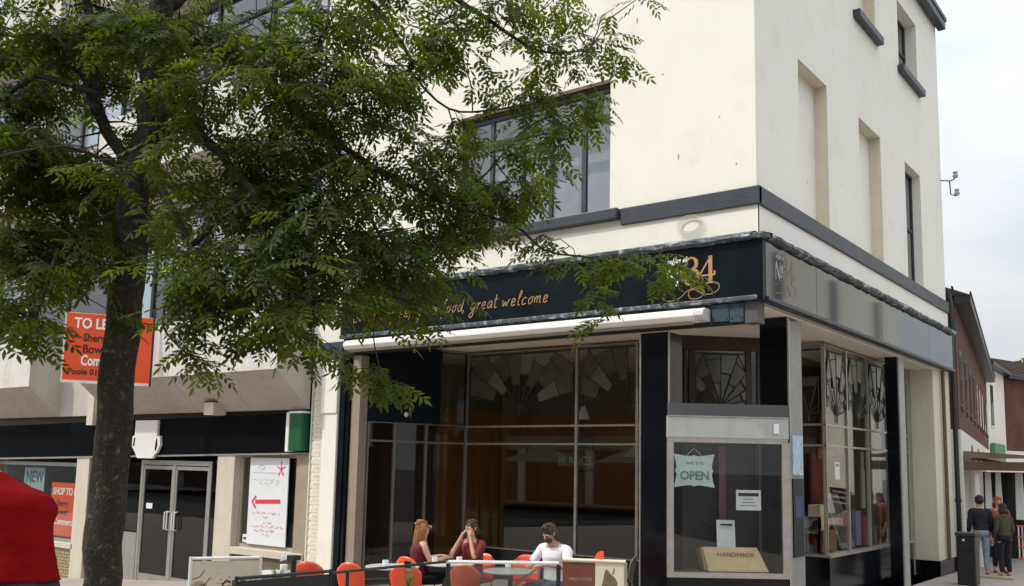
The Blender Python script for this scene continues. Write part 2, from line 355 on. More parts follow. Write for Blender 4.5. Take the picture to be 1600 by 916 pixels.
# ------------------------------------------------------------------ ground
def ground_z(x, y):
    z = .07*min(0, x+6) if x < -6 else 0
    z = max(z, -1.1)
    if y < -5: z += .085*min(-5-y, 6)
    return z
def sheet(name, xs, ys, mt, dz=0, zf=ground_z):
    b = B(); n = len(ys)
    b.add([(x, y, zf(x, y)+dz) for x in xs for y in ys], [(i*n+j, (i+1)*n+j, (i+1)*n+j+1, i*n+j+1) for i in range(len(xs)-1) for j in range(len(ys)-1)])
    return b.build(name, mt, kind='structure')
xs = [-300, -80, -22, -20, -16, -12, -9, -6, -3, 0, 3, 6, 9, 40, 300]; ys = [-300, -80, -20, -14, -11, -9, -7, -5, -2, 2, 8, 14, 30, 80, 300]
sheet('ground', xs, ys, TARM, -.02)
sheet('pavement', [-40, -22, -20, -16, -12, -9, -6, -3, 0, 3, 6, 9.2], [-14, -11, -9, -7, -5, -2, 2, 8, 14, 30, 46], PAVE)

# ------------------------------------------------------------------ cream corner building
XE, YE, ZT = -9.03, 10.75, 12.75
cafe = thing('corner_building', 'tall cream rendered corner building with a black shopfront and dark fascia', 'building', (-4.5, 5, 0))
fm = lambda u, v, d_: (u, d_, v)            # front wall, outward -Y
sm = lambda u, v, d_: (-d_, u, v)           # side wall, outward +X
FW = (-5.5, -2.36, 6.0, 8.12, .26)
b = B(); wall_sheet(b, fm, XE, 0, 4.36, ZT, [FW]); b.build('front_wall', CREAM, cafe)
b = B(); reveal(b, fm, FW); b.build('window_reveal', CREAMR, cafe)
blind = [(1.67, 2.98, 5.99, 8.47, .22), (4.65, 5.97, 5.99, 8.47, .22), (4.68, 5.86, 10.46, 12.05, .22)]
sash = [(7.65, 8.84, 5.99, 8.47, .22), (7.46, 8.92, 10.46, 11.92, .28)]
b = B(); wall_sheet(b, sm, 0, YE, 4.36, ZT, blind+sash); b.build('side_wall', CREAM, cafe)
b = B()
b.box(XE, -.02, YE-.02, YE, 0, ZT-.01).box(XE, -.3, .3, YE-.3, ZT-.02, ZT); b.box(XE, XE+.02, .02, YE, 0, ZT-.02); b.build('back_walls', CREAM, cafe)
for h in blind:
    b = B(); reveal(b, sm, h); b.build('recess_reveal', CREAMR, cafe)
    b = B(); b.quad(sm(h[0], h[2], h[4]), sm(h[1], h[2], h[4]), sm(h[1], h[3], h[4]), sm(h[0], h[3], h[4])); b.build('recess_panel', CREAM, cafe)
for h in sash:
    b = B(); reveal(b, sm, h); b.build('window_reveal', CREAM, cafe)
    w_ = B(); y0, y1, z0, z1 = h[:4]; zm = (z0+z1)/2
    for a in ((y0, y0+.06, z0, z1), (y1-.06, y1, z0, z1), (y0, y1, z0, z0+.07), (y0, y1, z1-.06, z1), (y0, y1, zm-.03, zm+.03)): w_.box(-h[4], -h[4]+.05, a[0], a[1], a[2], a[3])
    f = w_.build('window', SLATE, cafe)
    for za, zb in ((z0+.07, zm-.03), (zm+.03, z1-.06)): B().box(-h[4]+.015, -h[4]+.025, y0+.06, y1-.06, za, zb).build('pane', GLASSU, f)
    B().box(-.62, -.6, y0-.3, y1+.3, z0-.3, z1+.3).build('blind', DARK, cafe)  # dark sheet behind the sash panes stands in for the unlit room
for (a, c, z) in ((4.50, 5.98, 10.30), (7.36, 9.08, 10.30)): B().box(-.1, .13, a, c, z, z+.15).build('window_sill', SLATE, cafe, bevel=.015)
# first floor front window: frame, mullions, transom lights
w_ = B(); x0, x1, z0, z1 = FW[:4]; zt = 7.56
for x in (x0, -4.86, -3.62, x1-.07): w_.box(x, x+.07, .15, .22, z0, z1)
for x in (-4.18,): w_.box(x, x+.05, .152, .218, z0, z1)
for x in (-2.98,): w_.box(x, x+.08, .151, .219, z0, z1)
for z in (z0, zt, z1-.14): w_.box(x0, x1, .145, .225, z, z+.07)
wf = w_.build('window', SLATE, cafe)
xsn = [x0+.07, -4.86, -4.18, -3.62, -2.98, x1-.07]
for i in range(5):
    for za, zb in ((z0+.07, zt), (zt+.07, z1-.14)):
        B().box(xsn[i]+(.07 if i else 0), xsn[i+1], .175, .185, za, zb).build('pane', GLASSU, wf)
B().box(x0-.3, x1+.3, .6, .62, z0-.4, z1+.4).build('blind', mat('blind_grey', (.52, .53, .56), .8), cafe)
B().box(x0, x1, .12, .24, z1-.07, z1).build('head_shadow_strip', WOODD, cafe)  # dark brown strip paints the lintel's shadow across the window top
B().box(-5.78, -2.16, -.14, .24, 5.83, 6.0).build('window_sill', SLATE, cafe, bevel=.015)
# string course
for a in ((-9.03, -5.9), (-2.13, .07)): B().box(a[0], a[1], -.075, .02, 5.73, 5.99).build('string_course', SLATE, cafe, bevel=.012)
B().box(-.02, .07, -.073, YE, 5.732, 5.988).build('string_course', SLATE, cafe, bevel=.012)
B().box(-2.6, .03, -.03, .01, 5.24, 5.73).build('frieze', CREAM, cafe); B().box(-9.03, -2.6, -.03, .01, 5.24, 5.73).build('frieze', CREAM, cafe)
B().box(-.01, .03, -.028, YE-.01, 5.242, 5.728).build('frieze', CREAM, cafe)
# chips and rust ticks on the render
b = B(); rng = random.Random(21)
for k in range(9): y_, z_ = rng.uniform(.5, 6.8), rng.uniform(6.3, 11.5); b.box(.001, .0025, y_, y_+rng.uniform(.006, .02), z_, z_+rng.uniform(.015, .07))
for x_, z_ in ((-1.46, 7.95), (-.55, 7.1), (-1.9, 8.9), (-.3, 6.35), (-1.2, 6.6)): b.box(x_, x_+.02, -.0025, -.001, z_, z_+rng.uniform(.02, .09))
b.build('render_marks', mat('mark_brown', (.35, .30, .22), .9), cafe, kind='stuff')
# small loop of old cable left on the frieze near the corner
b = B()
for k in range(4):
    rr_ = .13+.02*k; b.tube([(-.98+rr_*math.cos(t)*1.1, -.06-.006*k, 5.57+rr_*.75*math.sin(t)) for t in np.linspace(.3+k, 6.3+k, 18)], .004, 5)
b.build('cable_coil', mat('old_cable', (.55, .50, .40), .7), cafe)
# lead covered cornice with an uneven lower edge
def cornice(P, Q, n):
    b = B(); P = Vector(P); Q = Vector(Q); t = (Q-P); nn = Vector((t.y, -t.x, 0)).normalized(); rng = random.Random(5)
    sec = lambda dz: [(-.0, 5.36), (.10, 5.345), (.20+rng.uniform(0, .02), 5.30+rng.uniform(-.01, .01)), (.205+rng.uniform(0, .015), 5.26+dz), (.17, 5.225+dz), (.0, 5.22)]
    rows = []
    for i in range(n+1):
        p = P+t*i/n; dz = rng.uniform(-.02, .008); rows.append([p+nn*a+Vector((0, 0, z)) for a, z in sec(dz)])
    k = 6; b.add([v for r in rows for v in r], [(i*k+j, (i+1)*k+j, (i+1)*k+j+1, i*k+j+1) for i in range(n) for j in range(k-1)])
    return b
cornice((-8.2, 0, 0), (.0, 0, 0), 60).build('cornice', LEAD, cafe, smooth=False)
b = cornice((.0, 0, 0), (0, YE-.02, 0), 70); b.build('cornice', LEAD, cafe)
B().add([(0, 0, 5.36), (.0, -.2, 5.29), (.2, -.2, 5.28), (.2, 0, 5.29), (0, -.2, 5.235), (.19, -.19, 5.225), (.2, 0, 5.235), (0, 0, 5.22)], [(0, 1, 2), (0, 2, 3), (1, 4, 5, 2), (2, 5, 6, 3), (7, 6, 5, 4)]).build('cornice_corner', LEAD, cafe)
# fascia
B().box(-8.14, .08, -.12, -.005, 4.44, 5.23).build('fascia_board', NAVY, cafe)
B().box(-8.14, -8.09, -.135, -.0, 4.40, 5.235).build('fascia_end', BLACKM, cafe)
ys_ = [-.02, 1.95, 5.3, 8.6, YE-.05]
for i in range(4): B().box(.0, .12, ys_[i]+.008, ys_[i+1]-.008, 4.44, 5.23).build('fascia_panel', FASCIA2, cafe)
B().box(.02, .128, YE-.05, YE-.0, 4.40, 5.235).build('fascia_end', BLACKM, cafe)
B().box(.05, .13, -.13, -.02, 4.38, 5.235).build('fascia_corner', NAVY, cafe)
B().box(-8.14, .05, -.165, .0, 4.385, 4.45).build('fascia_moulding', LEAD, cafe, bevel=.01)
B().box(.0, .165, -.02, YE-.05, 4.385, 4.445).build('fascia_moulding', SLATE, cafe, bevel=.01)
# beam behind the awning, cover plates
B().box(-8.1, -.16, -.07, .05, 4.09, 4.38).build('beam', mat('beam_dark', (.014, .017, .02), .6, .2), cafe)
B().box(-.16, .02, -.075, .17, 4.09, 4.378).build('beam_end', mat('rust_grey', (.10, .09, .085), .7, .3, 8), cafe)
for i, (a, c) in enumerate(((-.63, -.38), (-.37, -.17))):
    p = B().box(a, c, -.095-.01*(i == 0), -.068, 4.13-(i*.02), 4.37).build('cover_plate', BLUEPL, cafe)
    sc_ = B()
    for q in ((a+.03, 4.17), (c-.03, 4.17), (a+.03, 4.33), (c-.03, 4.33)): sc_.box(q[0]-.008, q[0]+.008, -.113, -.1, q[1]-.008, q[1]+.008)
    sc_.build('screws', BLACKM, p)
B().box(-8.62, -8.1, -.10, -.0, 4.02, 4.34).build('cover_plate', BLUEPL, cafe)
B().tube([(-8.6, -.12, 4.2), (-8.4, -.13, 4.05), (-8.15, -.12, 3.98), (-8.1, -.1, 3.6)], .012, 6).build('cable', BLACKM, cafe)
# soffit over the recessed shopfront
B().box(-7.9, .0, .17, 9.3, 4.33, 4.372).build('soffit', SOFFIT, cafe)
# roof edge
B().box(XE-.1, .22, -.22, YE+.18, ZT, ZT+.1).build('eaves', SLATE, cafe); B().box(.02, .2, -.1, YE+.16, ZT-.2, ZT-.002).build('gutter', SLATE, cafe, bevel=.03)
# end pier and left pilaster
B().box(-.62, 0, 9.3, YE-.02, .3, 4.36).build('end_pier', mat('cream_shade_side', (.62, .57, .45), .8, .04, 2, streak=.1), cafe)  # darker copy of the cream, the overhang's shade is in its colour
B().box(-.65, .03, 9.27, YE, -.3, .32).build('plinth', BLACKT, cafe)
B().box(-8.96, -8.2, .03, .35, -.6, 4.36).build('pilaster', CREAM, cafe)
B().box(-8.56, -8.17, -.10, .02, -.6, 3.0).build('pilaster_casing', CREAM, cafe, bevel=.012)
B().box(-8.60, -8.17, -.125, .02, 3.0, 4.0).build('pilaster_casing', CREAM, cafe, bevel=.012)
PB = mat('painted_brick', (.72, .67, .54), .85, .08, 6, bump=.35, bs=40, streak=.08)
rng = random.Random(2); bm0 = [B().box(-.107, .107, -.03, .03, -.0355, .0355).mesh('brick', PB) for _ in range(1)]
for k in range(58):
    z = -.4+.0755*k
    for j in range(2):
        x = (-8.84 if k % 2 else -8.77)+.222*j-.02
        if x > -8.62: continue
        o = bpy.data.objects.new('brick', bm0[0]); o.location = (x, .050+rng.uniform(-.004, .004), z); COL.objects.link(o); attach(o, cafe)
# shopfront pillars
B().box(-1.81, -1.37, .02, .45, -.2, 4.07).build('black_pillar', BLACKT, cafe, bevel=.008)
for x in (-1.83, -1.365): B().box(x, x+.02, .0, .03, .0, 4.07).build('pillar_trim', STEEL, cafe)
B().box(-.44, -.03, 1.10, 1.14, .0, 4.33).build('black_pillar', BLACKT, cafe)
B().box(-.44, -.012, 1.14, 1.62, .0, 4.28).build('stone_pillar', STONEG, cafe)
B().box(-.028, -.004, 1.098, 1.14, .0, 4.31).build('pillar_trim', STEEL, cafe)
B().box(-.25, -.03, 6.71, 6.76, .0, 4.33).build('black_pillar', BLACKT, cafe)
B().box(-.25, -.008, 6.76, 7.12, .0, 4.33).build('stone_pillar', mat('pale_stone', (.34, .33, .30), .6, .1, 4, streak=.2), cafe)
B().box(-8.16, -7.92, -.06, .2, -.3, 4.07).build('black_pilaster', BLACKT, cafe, bevel=.006)
B().box(-8.09, -7.99, -.085, -.055, -.3, 4.07).build('pilaster_strip', NAVY, cafe)
B().box(-7.90, -7.68, .0, .2, -.2, 4.07).build('door_jamb', mat('brown_jamb', (.30, .25, .18), .6, .1, 4, streak=.1), cafe)

# ---------------- glazing helper: steel framed screen along P->Q
def screen(P, Q, z0, z1, us, zs, parent, gmat=GLASS, fr=STEEL, t=.05, skip=(), wz=.035):
    P = Vector((*P, 0)); Q = Vector((*Q, 0)); L_ = (Q-P).length; T = (Q-P).normalized()
    at = lambda u: (P+T*u)
    f = B()
    U = [0]+list(us)+[L_]
    for u in U: a = at(max(u-t/2, 0)); c = at(min(u+t/2, L_)); f.obox(a, c, .06, z0, z1)
    Z = [z0]+list(zs)+[z1]
    for z in Z: f.obox(P, Q, .052, max(z0, z-wz/2), min(z1, z+wz/2))
    fo = f.build('window_frame', fr, parent)
    for i in range(len(U)-1):
        for j in range(len(Z)-1):
            if (i, j) in skip: continue
            B().obox(at(U[i]+t/2), at(U[i+1]-t/2), .01, Z[j]+wz/2, Z[j+1]-wz/2).build('pane', gmat, fo)
    return fo
def leaded(P, Q, z0, z1, parent, rings=(.40, .80), n=8, seed=0):
    """fan of leaded panes: every wedge piece its own pane, lead cames between"""
    P = Vector((*P, 0)); Q = Vector((*Q, 0)); L_ = (Q-P).length; T = (Q-P).normalized(); N = Vector((T.y, -T.x, 0)); Hh = z1-z0; rg = random.Random(seed)
    cz = z0+Hh*.10; c0 = L_/2
    pt = lambda u, z, o=0: P+T*u+N*o+Vector((0, 0, z))
    def clip(th, r):
        u = c0+math.cos(th)*r; z = cz+math.sin(th)*r; k = 1
        if u > L_-.04: k = min(k, (L_-.04-c0)/(u-c0))
        if u < .04: k = min(k, (c0-.04)/(c0-u))
        if z > z1-.03: k = min(k, (z1-.03-cz)/(z-cz))
        return c0+(u-c0)*k, cz+(z-cz)*k
    ths = [R_(14)+R_(152)*i/n for i in range(n+1)]
    RS = [0.02]+[r*Hh for r in rings]+[3*Hh]
    lead_ = B(); frm = B().obox(pt(0, 0), pt(L_, 0), .03, z1-.03, z1).build('leaded_light', CAME, parent)
    for i in range(n):
        for j in range(len(RS)-1):
            zig = (.16 if i % 2 else 0)*Hh
            r0_, r1_ = RS[j]+(zig if 0 < j < len(RS)-1 else 0), RS[j+1]+(zig if j+1 < len(RS)-1 else 0)
            a = clip(ths[i], r0_); b_ = clip(ths[i+1], r0_); c = clip(ths[i+1], r1_); e = clip(ths[i], r1_)
            ar = abs((c[0]-a[0])*(e[1]-b_[1])-(e[0]-b_[0])*(c[1]-a[1]))/2
            if ar < .002: continue
            w = [pt(*a, .012), pt(*b_, .012), pt(*c, .012), pt(*e, .012)]
            if j: B().prism(w, N*.006).build('pane', GLASSP if (i+j) % 3 == 1 else GLASSL, frm)
            for s_, q in ((a, e), (e, c)):
                if (Vector(s_)-Vector(q)).length > .01:
                    lead_.tube([pt(*s_, .02), pt(*q, .02)], .009, 4)
    lead_.tube([pt(c0, cz, .02), pt(c0, z0, .02)], .012, 4)
    for s_ in (-1, 1):
        a = clip(ths[0] if s_ > 0 else ths[-1], RS[2]); lead_.tube([pt(*a, .02), pt(c0+s_*(L_/2-.04), cz-.15*Hh+.3*Hh, .02)], .009, 4)
    lead_.build('lead_cames', CAME, frm)
G1 = (-6.97, 2.2); G2 = (-2.24, 2.2)
screen(G1, G2, .55, 4.28, [2.6, 3.85], [2.51, 2.84], cafe)
B().box(-6.97, -2.24, 2.18, 2.28, -.1, .55).build('stall_riser', BLACKT, cafe)
leaded((-6.9, 2.2), (-4.42, 2.2), 3.05, 4.24, cafe, seed=1); leaded((-4.32, 2.2), (-2.3, 2.2), 3.05, 4.24, cafe, seed=2)
# left entrance screen running back into the recess
screen((-7.66, .2), (-6.98, 2.18), 0, 2.86, [.55, 1.22], [2.51], cafe, fr=mat('dull_steel', (.20, .19, .17), .4, .1, 6, metal=.6))
B().obox((-7.66, .2), (-7.17, 1.63), .05, 2.87, 4.3).build('black_panel', NAVY, cafe)
screen((-7.17, 1.63), (-6.98, 2.18), 2.88, 4.28, [], [], cafe, fr=BLACKM)
# angled corner door with dark wood frame
A1 = (-2.22, 2.16); A2 = (-1.28, 3.08)
screen(A1, A2, .0, 4.2, [.14, 1.12], [2.9, 3.0], cafe, fr=WOODD, t=.10, wz=.10)
leaded((-2.10, 2.27), (-1.42, 2.94), 3.06, 4.06, cafe, seed=3)
B().obox((-2.3, 2.08), (-1.2, 3.16), .12, 4.1, 4.33).build('door_head', WOODD, cafe)
B().box(-2.36, -2.26, 1.95, 2.2, 0, 4.25).build('stone_jamb', STONEG, cafe)
B().obox((-1.26, 3.1), (-.93, 3.84), .08, 0, 4.33).build('corner_return', mat('olive_dark', (.035, .035, .018), .5), cafe)
screen((-.93, 3.84), (-.46, 3.84), .72, 4.28, [], [2.55, 2.9], cafe)
screen((-.46, 3.84), (-.46, 8.9), .72, 4.28, [1.15, 2.35, 3.6], [2.55, 2.9], cafe)
leaded((-.46, 3.9), (-.46, 5.0), 2.95, 4.2, cafe, seed=4); leaded((-.46, 5.04), (-.46, 6.18), 2.95, 4.2, cafe, seed=5); leaded((-.46, 6.22), (-.46, 7.4), 2.95, 4.2, cafe, seed=6)
leaded((-.93, 3.84), (-.5, 3.84), 2.95, 4.2, cafe, seed=7, n=5)
B().box(-.93, -.40, 3.80, 8.9, -.1, .70).build('stall_riser', BLACKT, cafe)
B().box(-.94, -.36, 3.77, 8.95, .70, .74).build('window_sill', STEEL, cafe)
B().box(-.62, -.46, 8.9, 9.3, 0, 4.33).build('jamb', mat('grey_jamb', (.22, .21, .18), .7), cafe)
# café room behind the glass
B().box(-9.0, -.5, 7.0, 7.05, 0, 4.33).build('room_wall', CREAMW, cafe)
B().box(-9.0, -1.3, 6.90, 7.0, 0, 3.35).build('room_wall', ORANGE, cafe)
B().box(-8.98, -8.9, .4, 3.5, 0, 4.33).build('room_wall', mat('brown_wall', (.045, .02, .012), .8), cafe); B().box(-8.98, -8.9, 3.5, 6.9, 0, 3.35).build('room_wall', ORANGE, cafe); B().box(-8.98, -8.9, 3.5, 6.9, 3.35, 4.33).build('room_wall', CREAMW, cafe)
B().box(-9, -.0, 2.25, 10, -.05, .0).build('room_floor', mat('floor_brown', (.05, .035, .022), .6), cafe)
B().box(-1.7, -1.6, 5.2, 8.5, 0, 4.33).build('room_wall', mat('brown_wall', (.045, .02, .012), .8), cafe)
# ---------------- awning cassette
aw = thing('awning', 'long white rolled up awning cassette fixed under the dark fascia', 'awning', (-4.2, -.2, 4.2))
def hexsec(x0, x1, mt, nm, par):
    sec = [(-.075, 4.32), (-.24, 4.32), (-.31, 4.28), (-.32, 4.21), (-.27, 4.15), (-.075, 4.14)]
    b = B(); n = 6; b.add([(x, y, z) for x in (x0, x1) for y, z in sec], [(i, (i+1) % n, n+(i+1) % n, n+i) for i in range(n)]+[tuple(range(n)), tuple(range(n, 2*n))])
    return b.build(nm, mt, par, bevel=.012)
hexsec(-7.86, -5.73, AWN, 'cassette', aw); hexsec(-5.715, -.80, AWN, 'cassette', aw)
hexsec(-.80, -.66, mat('awning_endcap', (.62, .60, .56), .5), 'end_cap', aw)
B().box(-7.8, -.9, -.22, -.1, 4.12, 4.142).build('lower_bar', mat('awning_under', (.36, .33, .28), .7), aw)
# ---------------- lettering on the fascia (hand painted script)
SCR = {
 'g': [[(.78,.85),(.45,1.0),(.12,.72),(.12,.3),(.4,.05),(.72,.35),(.82,.95),(.78,.1),(.68,-.75),(.35,-1.0),(.05,-.7),(.4,-.3),(1.0,.15)]],
 'r': [[(0,.3),(.25,1.0),(.3,.1)],[(.3,.55),(.5,.9),(.75,.95)]],
 'e': [[(.1,.45),(.6,.6),(.62,.95),(.3,.98),(.12,.5),(.3,.05),(.8,.2)]],
 'a': [[(.8,.9),(.4,1.0),(.1,.55),(.25,.08),(.6,.3),(.82,.95),(.78,.15),(1.0,.1)]],
 't': [[(.3,1.9),(.25,.6),(.35,.05),(.65,.15)],[(.0,1.15),(.65,1.25)]],
 'c': [[(.75,.85),(.45,1.0),(.12,.55),(.3,.05),(.8,.2)]],
 'o': [[(.45,1.0),(.12,.55),(.35,.03),(.75,.4),(.6,.95),(.45,1.0),(.9,.95)]],
 'f': [[(.75,1.8),(.5,2.0),(.35,1.2),(.3,.0),(.2,-.8)],[(.05,.9),(.75,1.0)]],
 'd': [[(.75,.85),(.4,1.0),(.1,.5),(.35,.03),(.7,.4),(.95,2.0),(.85,.2),(1.0,.05)]],
 'l': [[(.1,.5),(.5,1.6),(.35,2.0),(.2,1.2),(.25,.1),(.55,.1)]],
 'w': [[(0,.95),(.2,.1),(.5,.7),(.75,.1),(1.05,.95),(1.2,.85)]],
 'm': [[(.0,.9),(.1,.1)],[(.1,.6),(.4,1.0),(.5,.1)],[(.5,.6),(.85,1.0),(.95,.15),(1.15,.1)]],
 'G': [[(1.0,1.55),(.6,1.9),(.05,1.1),(.25,.1),(.8,.2),(.95,.8),(.6,.8)]],
 ',': [[(.2,.15),(.05,-.35)]], ' ': [],
}
WID = {'m': 1.3, 'w': 1.35, ' ': .75, ',': .5, 't': .75, 'l': .7, 'f': .8, 'r': .85, 'G': 1.25}
def script(txt, org, X, h, w, parent, mt, slant=.25, adv=1.0):
    b = B(); x = 0; X = Vector(X); Z = Vector((0, 0, 1)); N = X.cross(Z)
    for ch in txt:
        for s_ in SCR[ch]:
            stroke(b, [((x+p[0]+p[1]*slant)*h, p[1]*h) for p in s_], w, Vector(org), X, Z, N)
        x += WID.get(ch, 1.0)*adv
    o = b.build('lettering', mt, parent); return x*h
MOTTO = 'Great coffee, good food, great welcome'
hh = .118; k_ = (7.80-3.36)/(sum(WID.get(c, 1.0) for c in MOTTO)*hh)
script(MOTTO, (-7.83, -.121, 4.66), (1, 0, 0), hh, .015, cafe, GOLD, adv=k_)
def logo34(org, X, s, parent, gold, white):
    X = Vector(X); Z = Vector((0, 0, 1)); N = X.cross(Z); org = Vector(org)
    b = B()
    # 3
    stroke(b, [(.02,.62),(.10,.80),(.26,.84),(.38,.72),(.36,.55),(.20,.47)], [.05*1, .07, .05, .13, .11, .04], org, X, Z, N)
    stroke(b, [(.20,.46),(.38,.42),(.44,.24),(.34,.06),(.14,.0),(.0,.10)], [.04, .09, .15, .12, .05, .07], org, X, Z, N)
    stroke(b, [(.0,.12),(.05,.16)], [.10, .08], org, X, Z, N, smooth=False); stroke(b, [(.03,.66),(.09,.70)], [.09, .07], org, X, Z, N, smooth=False)
    # 4
    stroke(b, [(.86,.0),(.86,.84)], .13, org, X, Z, N, smooth=False); stroke(b, [(.88,.84),(.50,.26)], [.05, .05], org, X, Z, N, .005, smooth=False)
    stroke(b, [(.50,.24),(1.02,.24)], .05, org, X, Z, N, .006, smooth=False); stroke(b, [(.72,.0),(1.0,.0)], .045, org, X, Z, N, .006, smooth=False)
    stroke(b, [(1.0,.25),(1.0,.36)], .05, org, X, Z, N, .007, smooth=False)
    # swash
    stroke(b, [(1.0,-.0),(1.14,-.08),(1.10,-.26),(.82,-.36),(.55,-.30),(.30,-.16),(.12,-.25),(.20,-.44),(.50,-.44),(.66,-.28),(.45,-.12),(.10,-.18),(-.20,-.40),(-.60,-.46),(-.78,-.32),(-.62,-.16),(-.40,-.16)], .022, org, X, Z, N)
    b2 = B(); q = B()
    for bb in (b,): bb.v = [tuple(org+(Vector(v)-org)*s) for v in bb.v]
    b.build('lettering', gold, parent)
    # N and raised o with dot
    stroke(b2, [(-.62,.0),(-.60,.60)], .045, org, X, Z, N, smooth=False); stroke(b2, [(-.60,.60),(-.26,.0)], .09, org, X, Z, N, smooth=False); stroke(b2, [(-.26,.0),(-.25,.60)], .045, org, X, Z, N, smooth=False)
    b2.v = [tuple(org+(Vector(v)-org)*s) for v in b2.v]; b2.build('lettering', white, parent); b2 = B()
    stroke(b2, [(-.12,.50),(-.16,.40),(-.10,.30),(-.02,.38),(-.05,.50),(-.12,.50)], .05, org, X, Z, N); stroke(b2, [(-.14,.16),(-.06,.16)], .07, org, X, Z, N, smooth=False)
    b2.v = [tuple(org+(Vector(v)-org)*s) for v in b2.v]; b2.build('lettering', white, parent)
    c = X
    script('coffee at', org+(c*-.62+Z*.74)*s, X, .085*s, .035*s, parent, white)
logo34((-1.03, -.121, 4.69), (1, 0, 0), .455, cafe, GOLD, WHT)
logo34((.121, .60, 4.74), (0, 1, 0), .42, cafe, mat('faded_gold', (.20, .14, .08), .5), mat('faded_white', (.42, .42, .40), .5))
# ------------------------------------------------------------------ concrete office building on the left
off = thing('office_building', 'concrete office block with projecting pale panels over an empty black fronted shop', 'building', (-17, 4, -.6))
XO0, XO1 = -32.0, -9.06
def bay(x0, x1, zb, zt, zin, ztop_in):
    """projecting precast bay: split front panels, right return, left return, sloping soffit"""
    n = max(2, round((x1-x0)/1.76)); w = (x1-x0)/n
    for i in range(n):
        a, c = x0+w*i, x0+w*(i+1)
        B().box(a+.006, c-.006, -.83, -.76, zb, zt).build('panel', CONC, off, bevel=.008)
        B().add([(a+.005, -.82, zb-.01), (c-.005, -.82, zb-.01), (c-.005, .0, zin), (a+.005, .0, zin), (a+.005, -.76, zb+.05), (c-.005, -.76, zb+.05), (c-.005, .0, zin+.06), (a+.005, .0, zin+.06)],
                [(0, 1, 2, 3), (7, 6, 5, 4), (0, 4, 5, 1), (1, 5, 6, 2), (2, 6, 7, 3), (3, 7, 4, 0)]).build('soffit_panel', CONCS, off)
    for x, s_ in ((x1, -1), (x0, 1)):
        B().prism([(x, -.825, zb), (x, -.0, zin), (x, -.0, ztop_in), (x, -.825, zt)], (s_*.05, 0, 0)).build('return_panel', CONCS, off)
    B().box(x0, x1, -.8, .0, zt-.03, zt-.005).build('ledge', CONCS, off)
levels = [(3.80, 4.95, 3.10, 4.95), (8.55, 10.05, 7.78, 10.05), (13.1, 14.78, 12.6, 14.95)]
for zb, zt, zi, zti in levels:
    bay(-16.15, XO1, zb, zt, zi, zti); bay(-27.0, -18.6, zb, zt, zi, zti)
    B().box(-18.6, -16.15, .0, .06, zi, zt).build('wall', CONCS, off)
B().box(XO0, XO1, .0, .2, 14.9, 15.3).build('parapet', CONC, off)
B().box(XO0, XO1, .0, .25, 7.70, 7.80).build('lintel', BLACKM, off); B().box(XO0, XO1, .0, .25, 12.52, 12.62).build('lintel', BLACKM, off)
for z0, z1 in ((4.95, 7.70), (10.05, 12.52)):
    x = -26.5
    wf = B(); k = 0; xsn = []
    while x < XO1-.1: xsn.append(x); x += 1.95
    xsn.append(XO1-.02)
    for q in xsn: wf.box(q-.05, q+.05, .02, .12, z0, z1)
    wf.box(-26.5, XO1, .015, .125, z0, z0+.08).box(-26.5, XO1, .015, .125, z1-.1, z1).box(-26.5, XO1, .018, .122, z0+1.75, z0+1.81)
    fo = wf.build('window_frame', BLACKM, off)
    for i in range(len(xsn)-1):
        for a, c in ((z0+.08, z0+1.75), (z0+1.81, z1-.1)):
            p_ = B().box(xsn[i]+.035, xsn[i+1]-.035, .06, .07, a, c).build('pane', GLASSU, fo)
    xx = -26.4; rng = random.Random(int(z0))
    for i in range(len(xsn)-1):
        if rng.random() < .85: B().box(xsn[i]+.05, xsn[i+1]-.05, .16, .17, z0+rng.choice((.1, .9, 1.4)), z1-.1).build('blind', mat('reflected_cloud_white', (.74, .80, .84), .7, .05), off)  # pale sheets behind the panes stand in for reflected white cloud
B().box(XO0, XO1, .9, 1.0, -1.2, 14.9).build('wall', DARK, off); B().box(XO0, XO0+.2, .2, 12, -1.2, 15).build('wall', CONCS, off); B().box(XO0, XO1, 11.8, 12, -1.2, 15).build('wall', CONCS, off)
B().box(XO0, XO1, .2, 12, 15.0, 15.1).build('roof', CONCS, off)
# shop fascia follows the slope of the street
b = B(); b.obox((-27, .06), (-9.58, .06), .16, 1.93, 2.83, z0b=2.27, z1b=3.03); b.build('shop_fascia', BLACKF, off)
B().obox((-27, .20), (-9.08, .20), .1, 1.88, 3.13, z0b=2.25, z1b=3.16).build('shop_fascia_back', mat('fascia_brown', (.12, .10, .08), .8), off)
B().obox((-27, .03), (-9.10, .03), .10, 1.88, 1.93, z0b=2.24, z1b=2.27).build('fascia_trim', ALU, off)
for x in (-12.0,): B().box(x, x+.32, -.32, .0, 3.02, 3.28).build('soffit_block', BEIGEP, off); B().box(x-.02, x+.34, -.34, .0, 3.28, 3.30).build('soffit_block_cap', BLACKM, off)
B().box(-16.9, -16.62, -.2, .0, 2.86, 3.7).build('soffit_block', BEIGEP, off)
for a, c in ((-17.56, -16.98), (-11.88, -11.30), (-22.6, -22.0)): B().box(a, c, -.0, .4, -1.4, 2.2).build('pier', BEIGEP, off, bevel=.01)
B().box(-9.42, -9.06, .05, .3, -1, 2.26).build('pier', mat('brown_pier', (.33, .27, .19), .8), off)
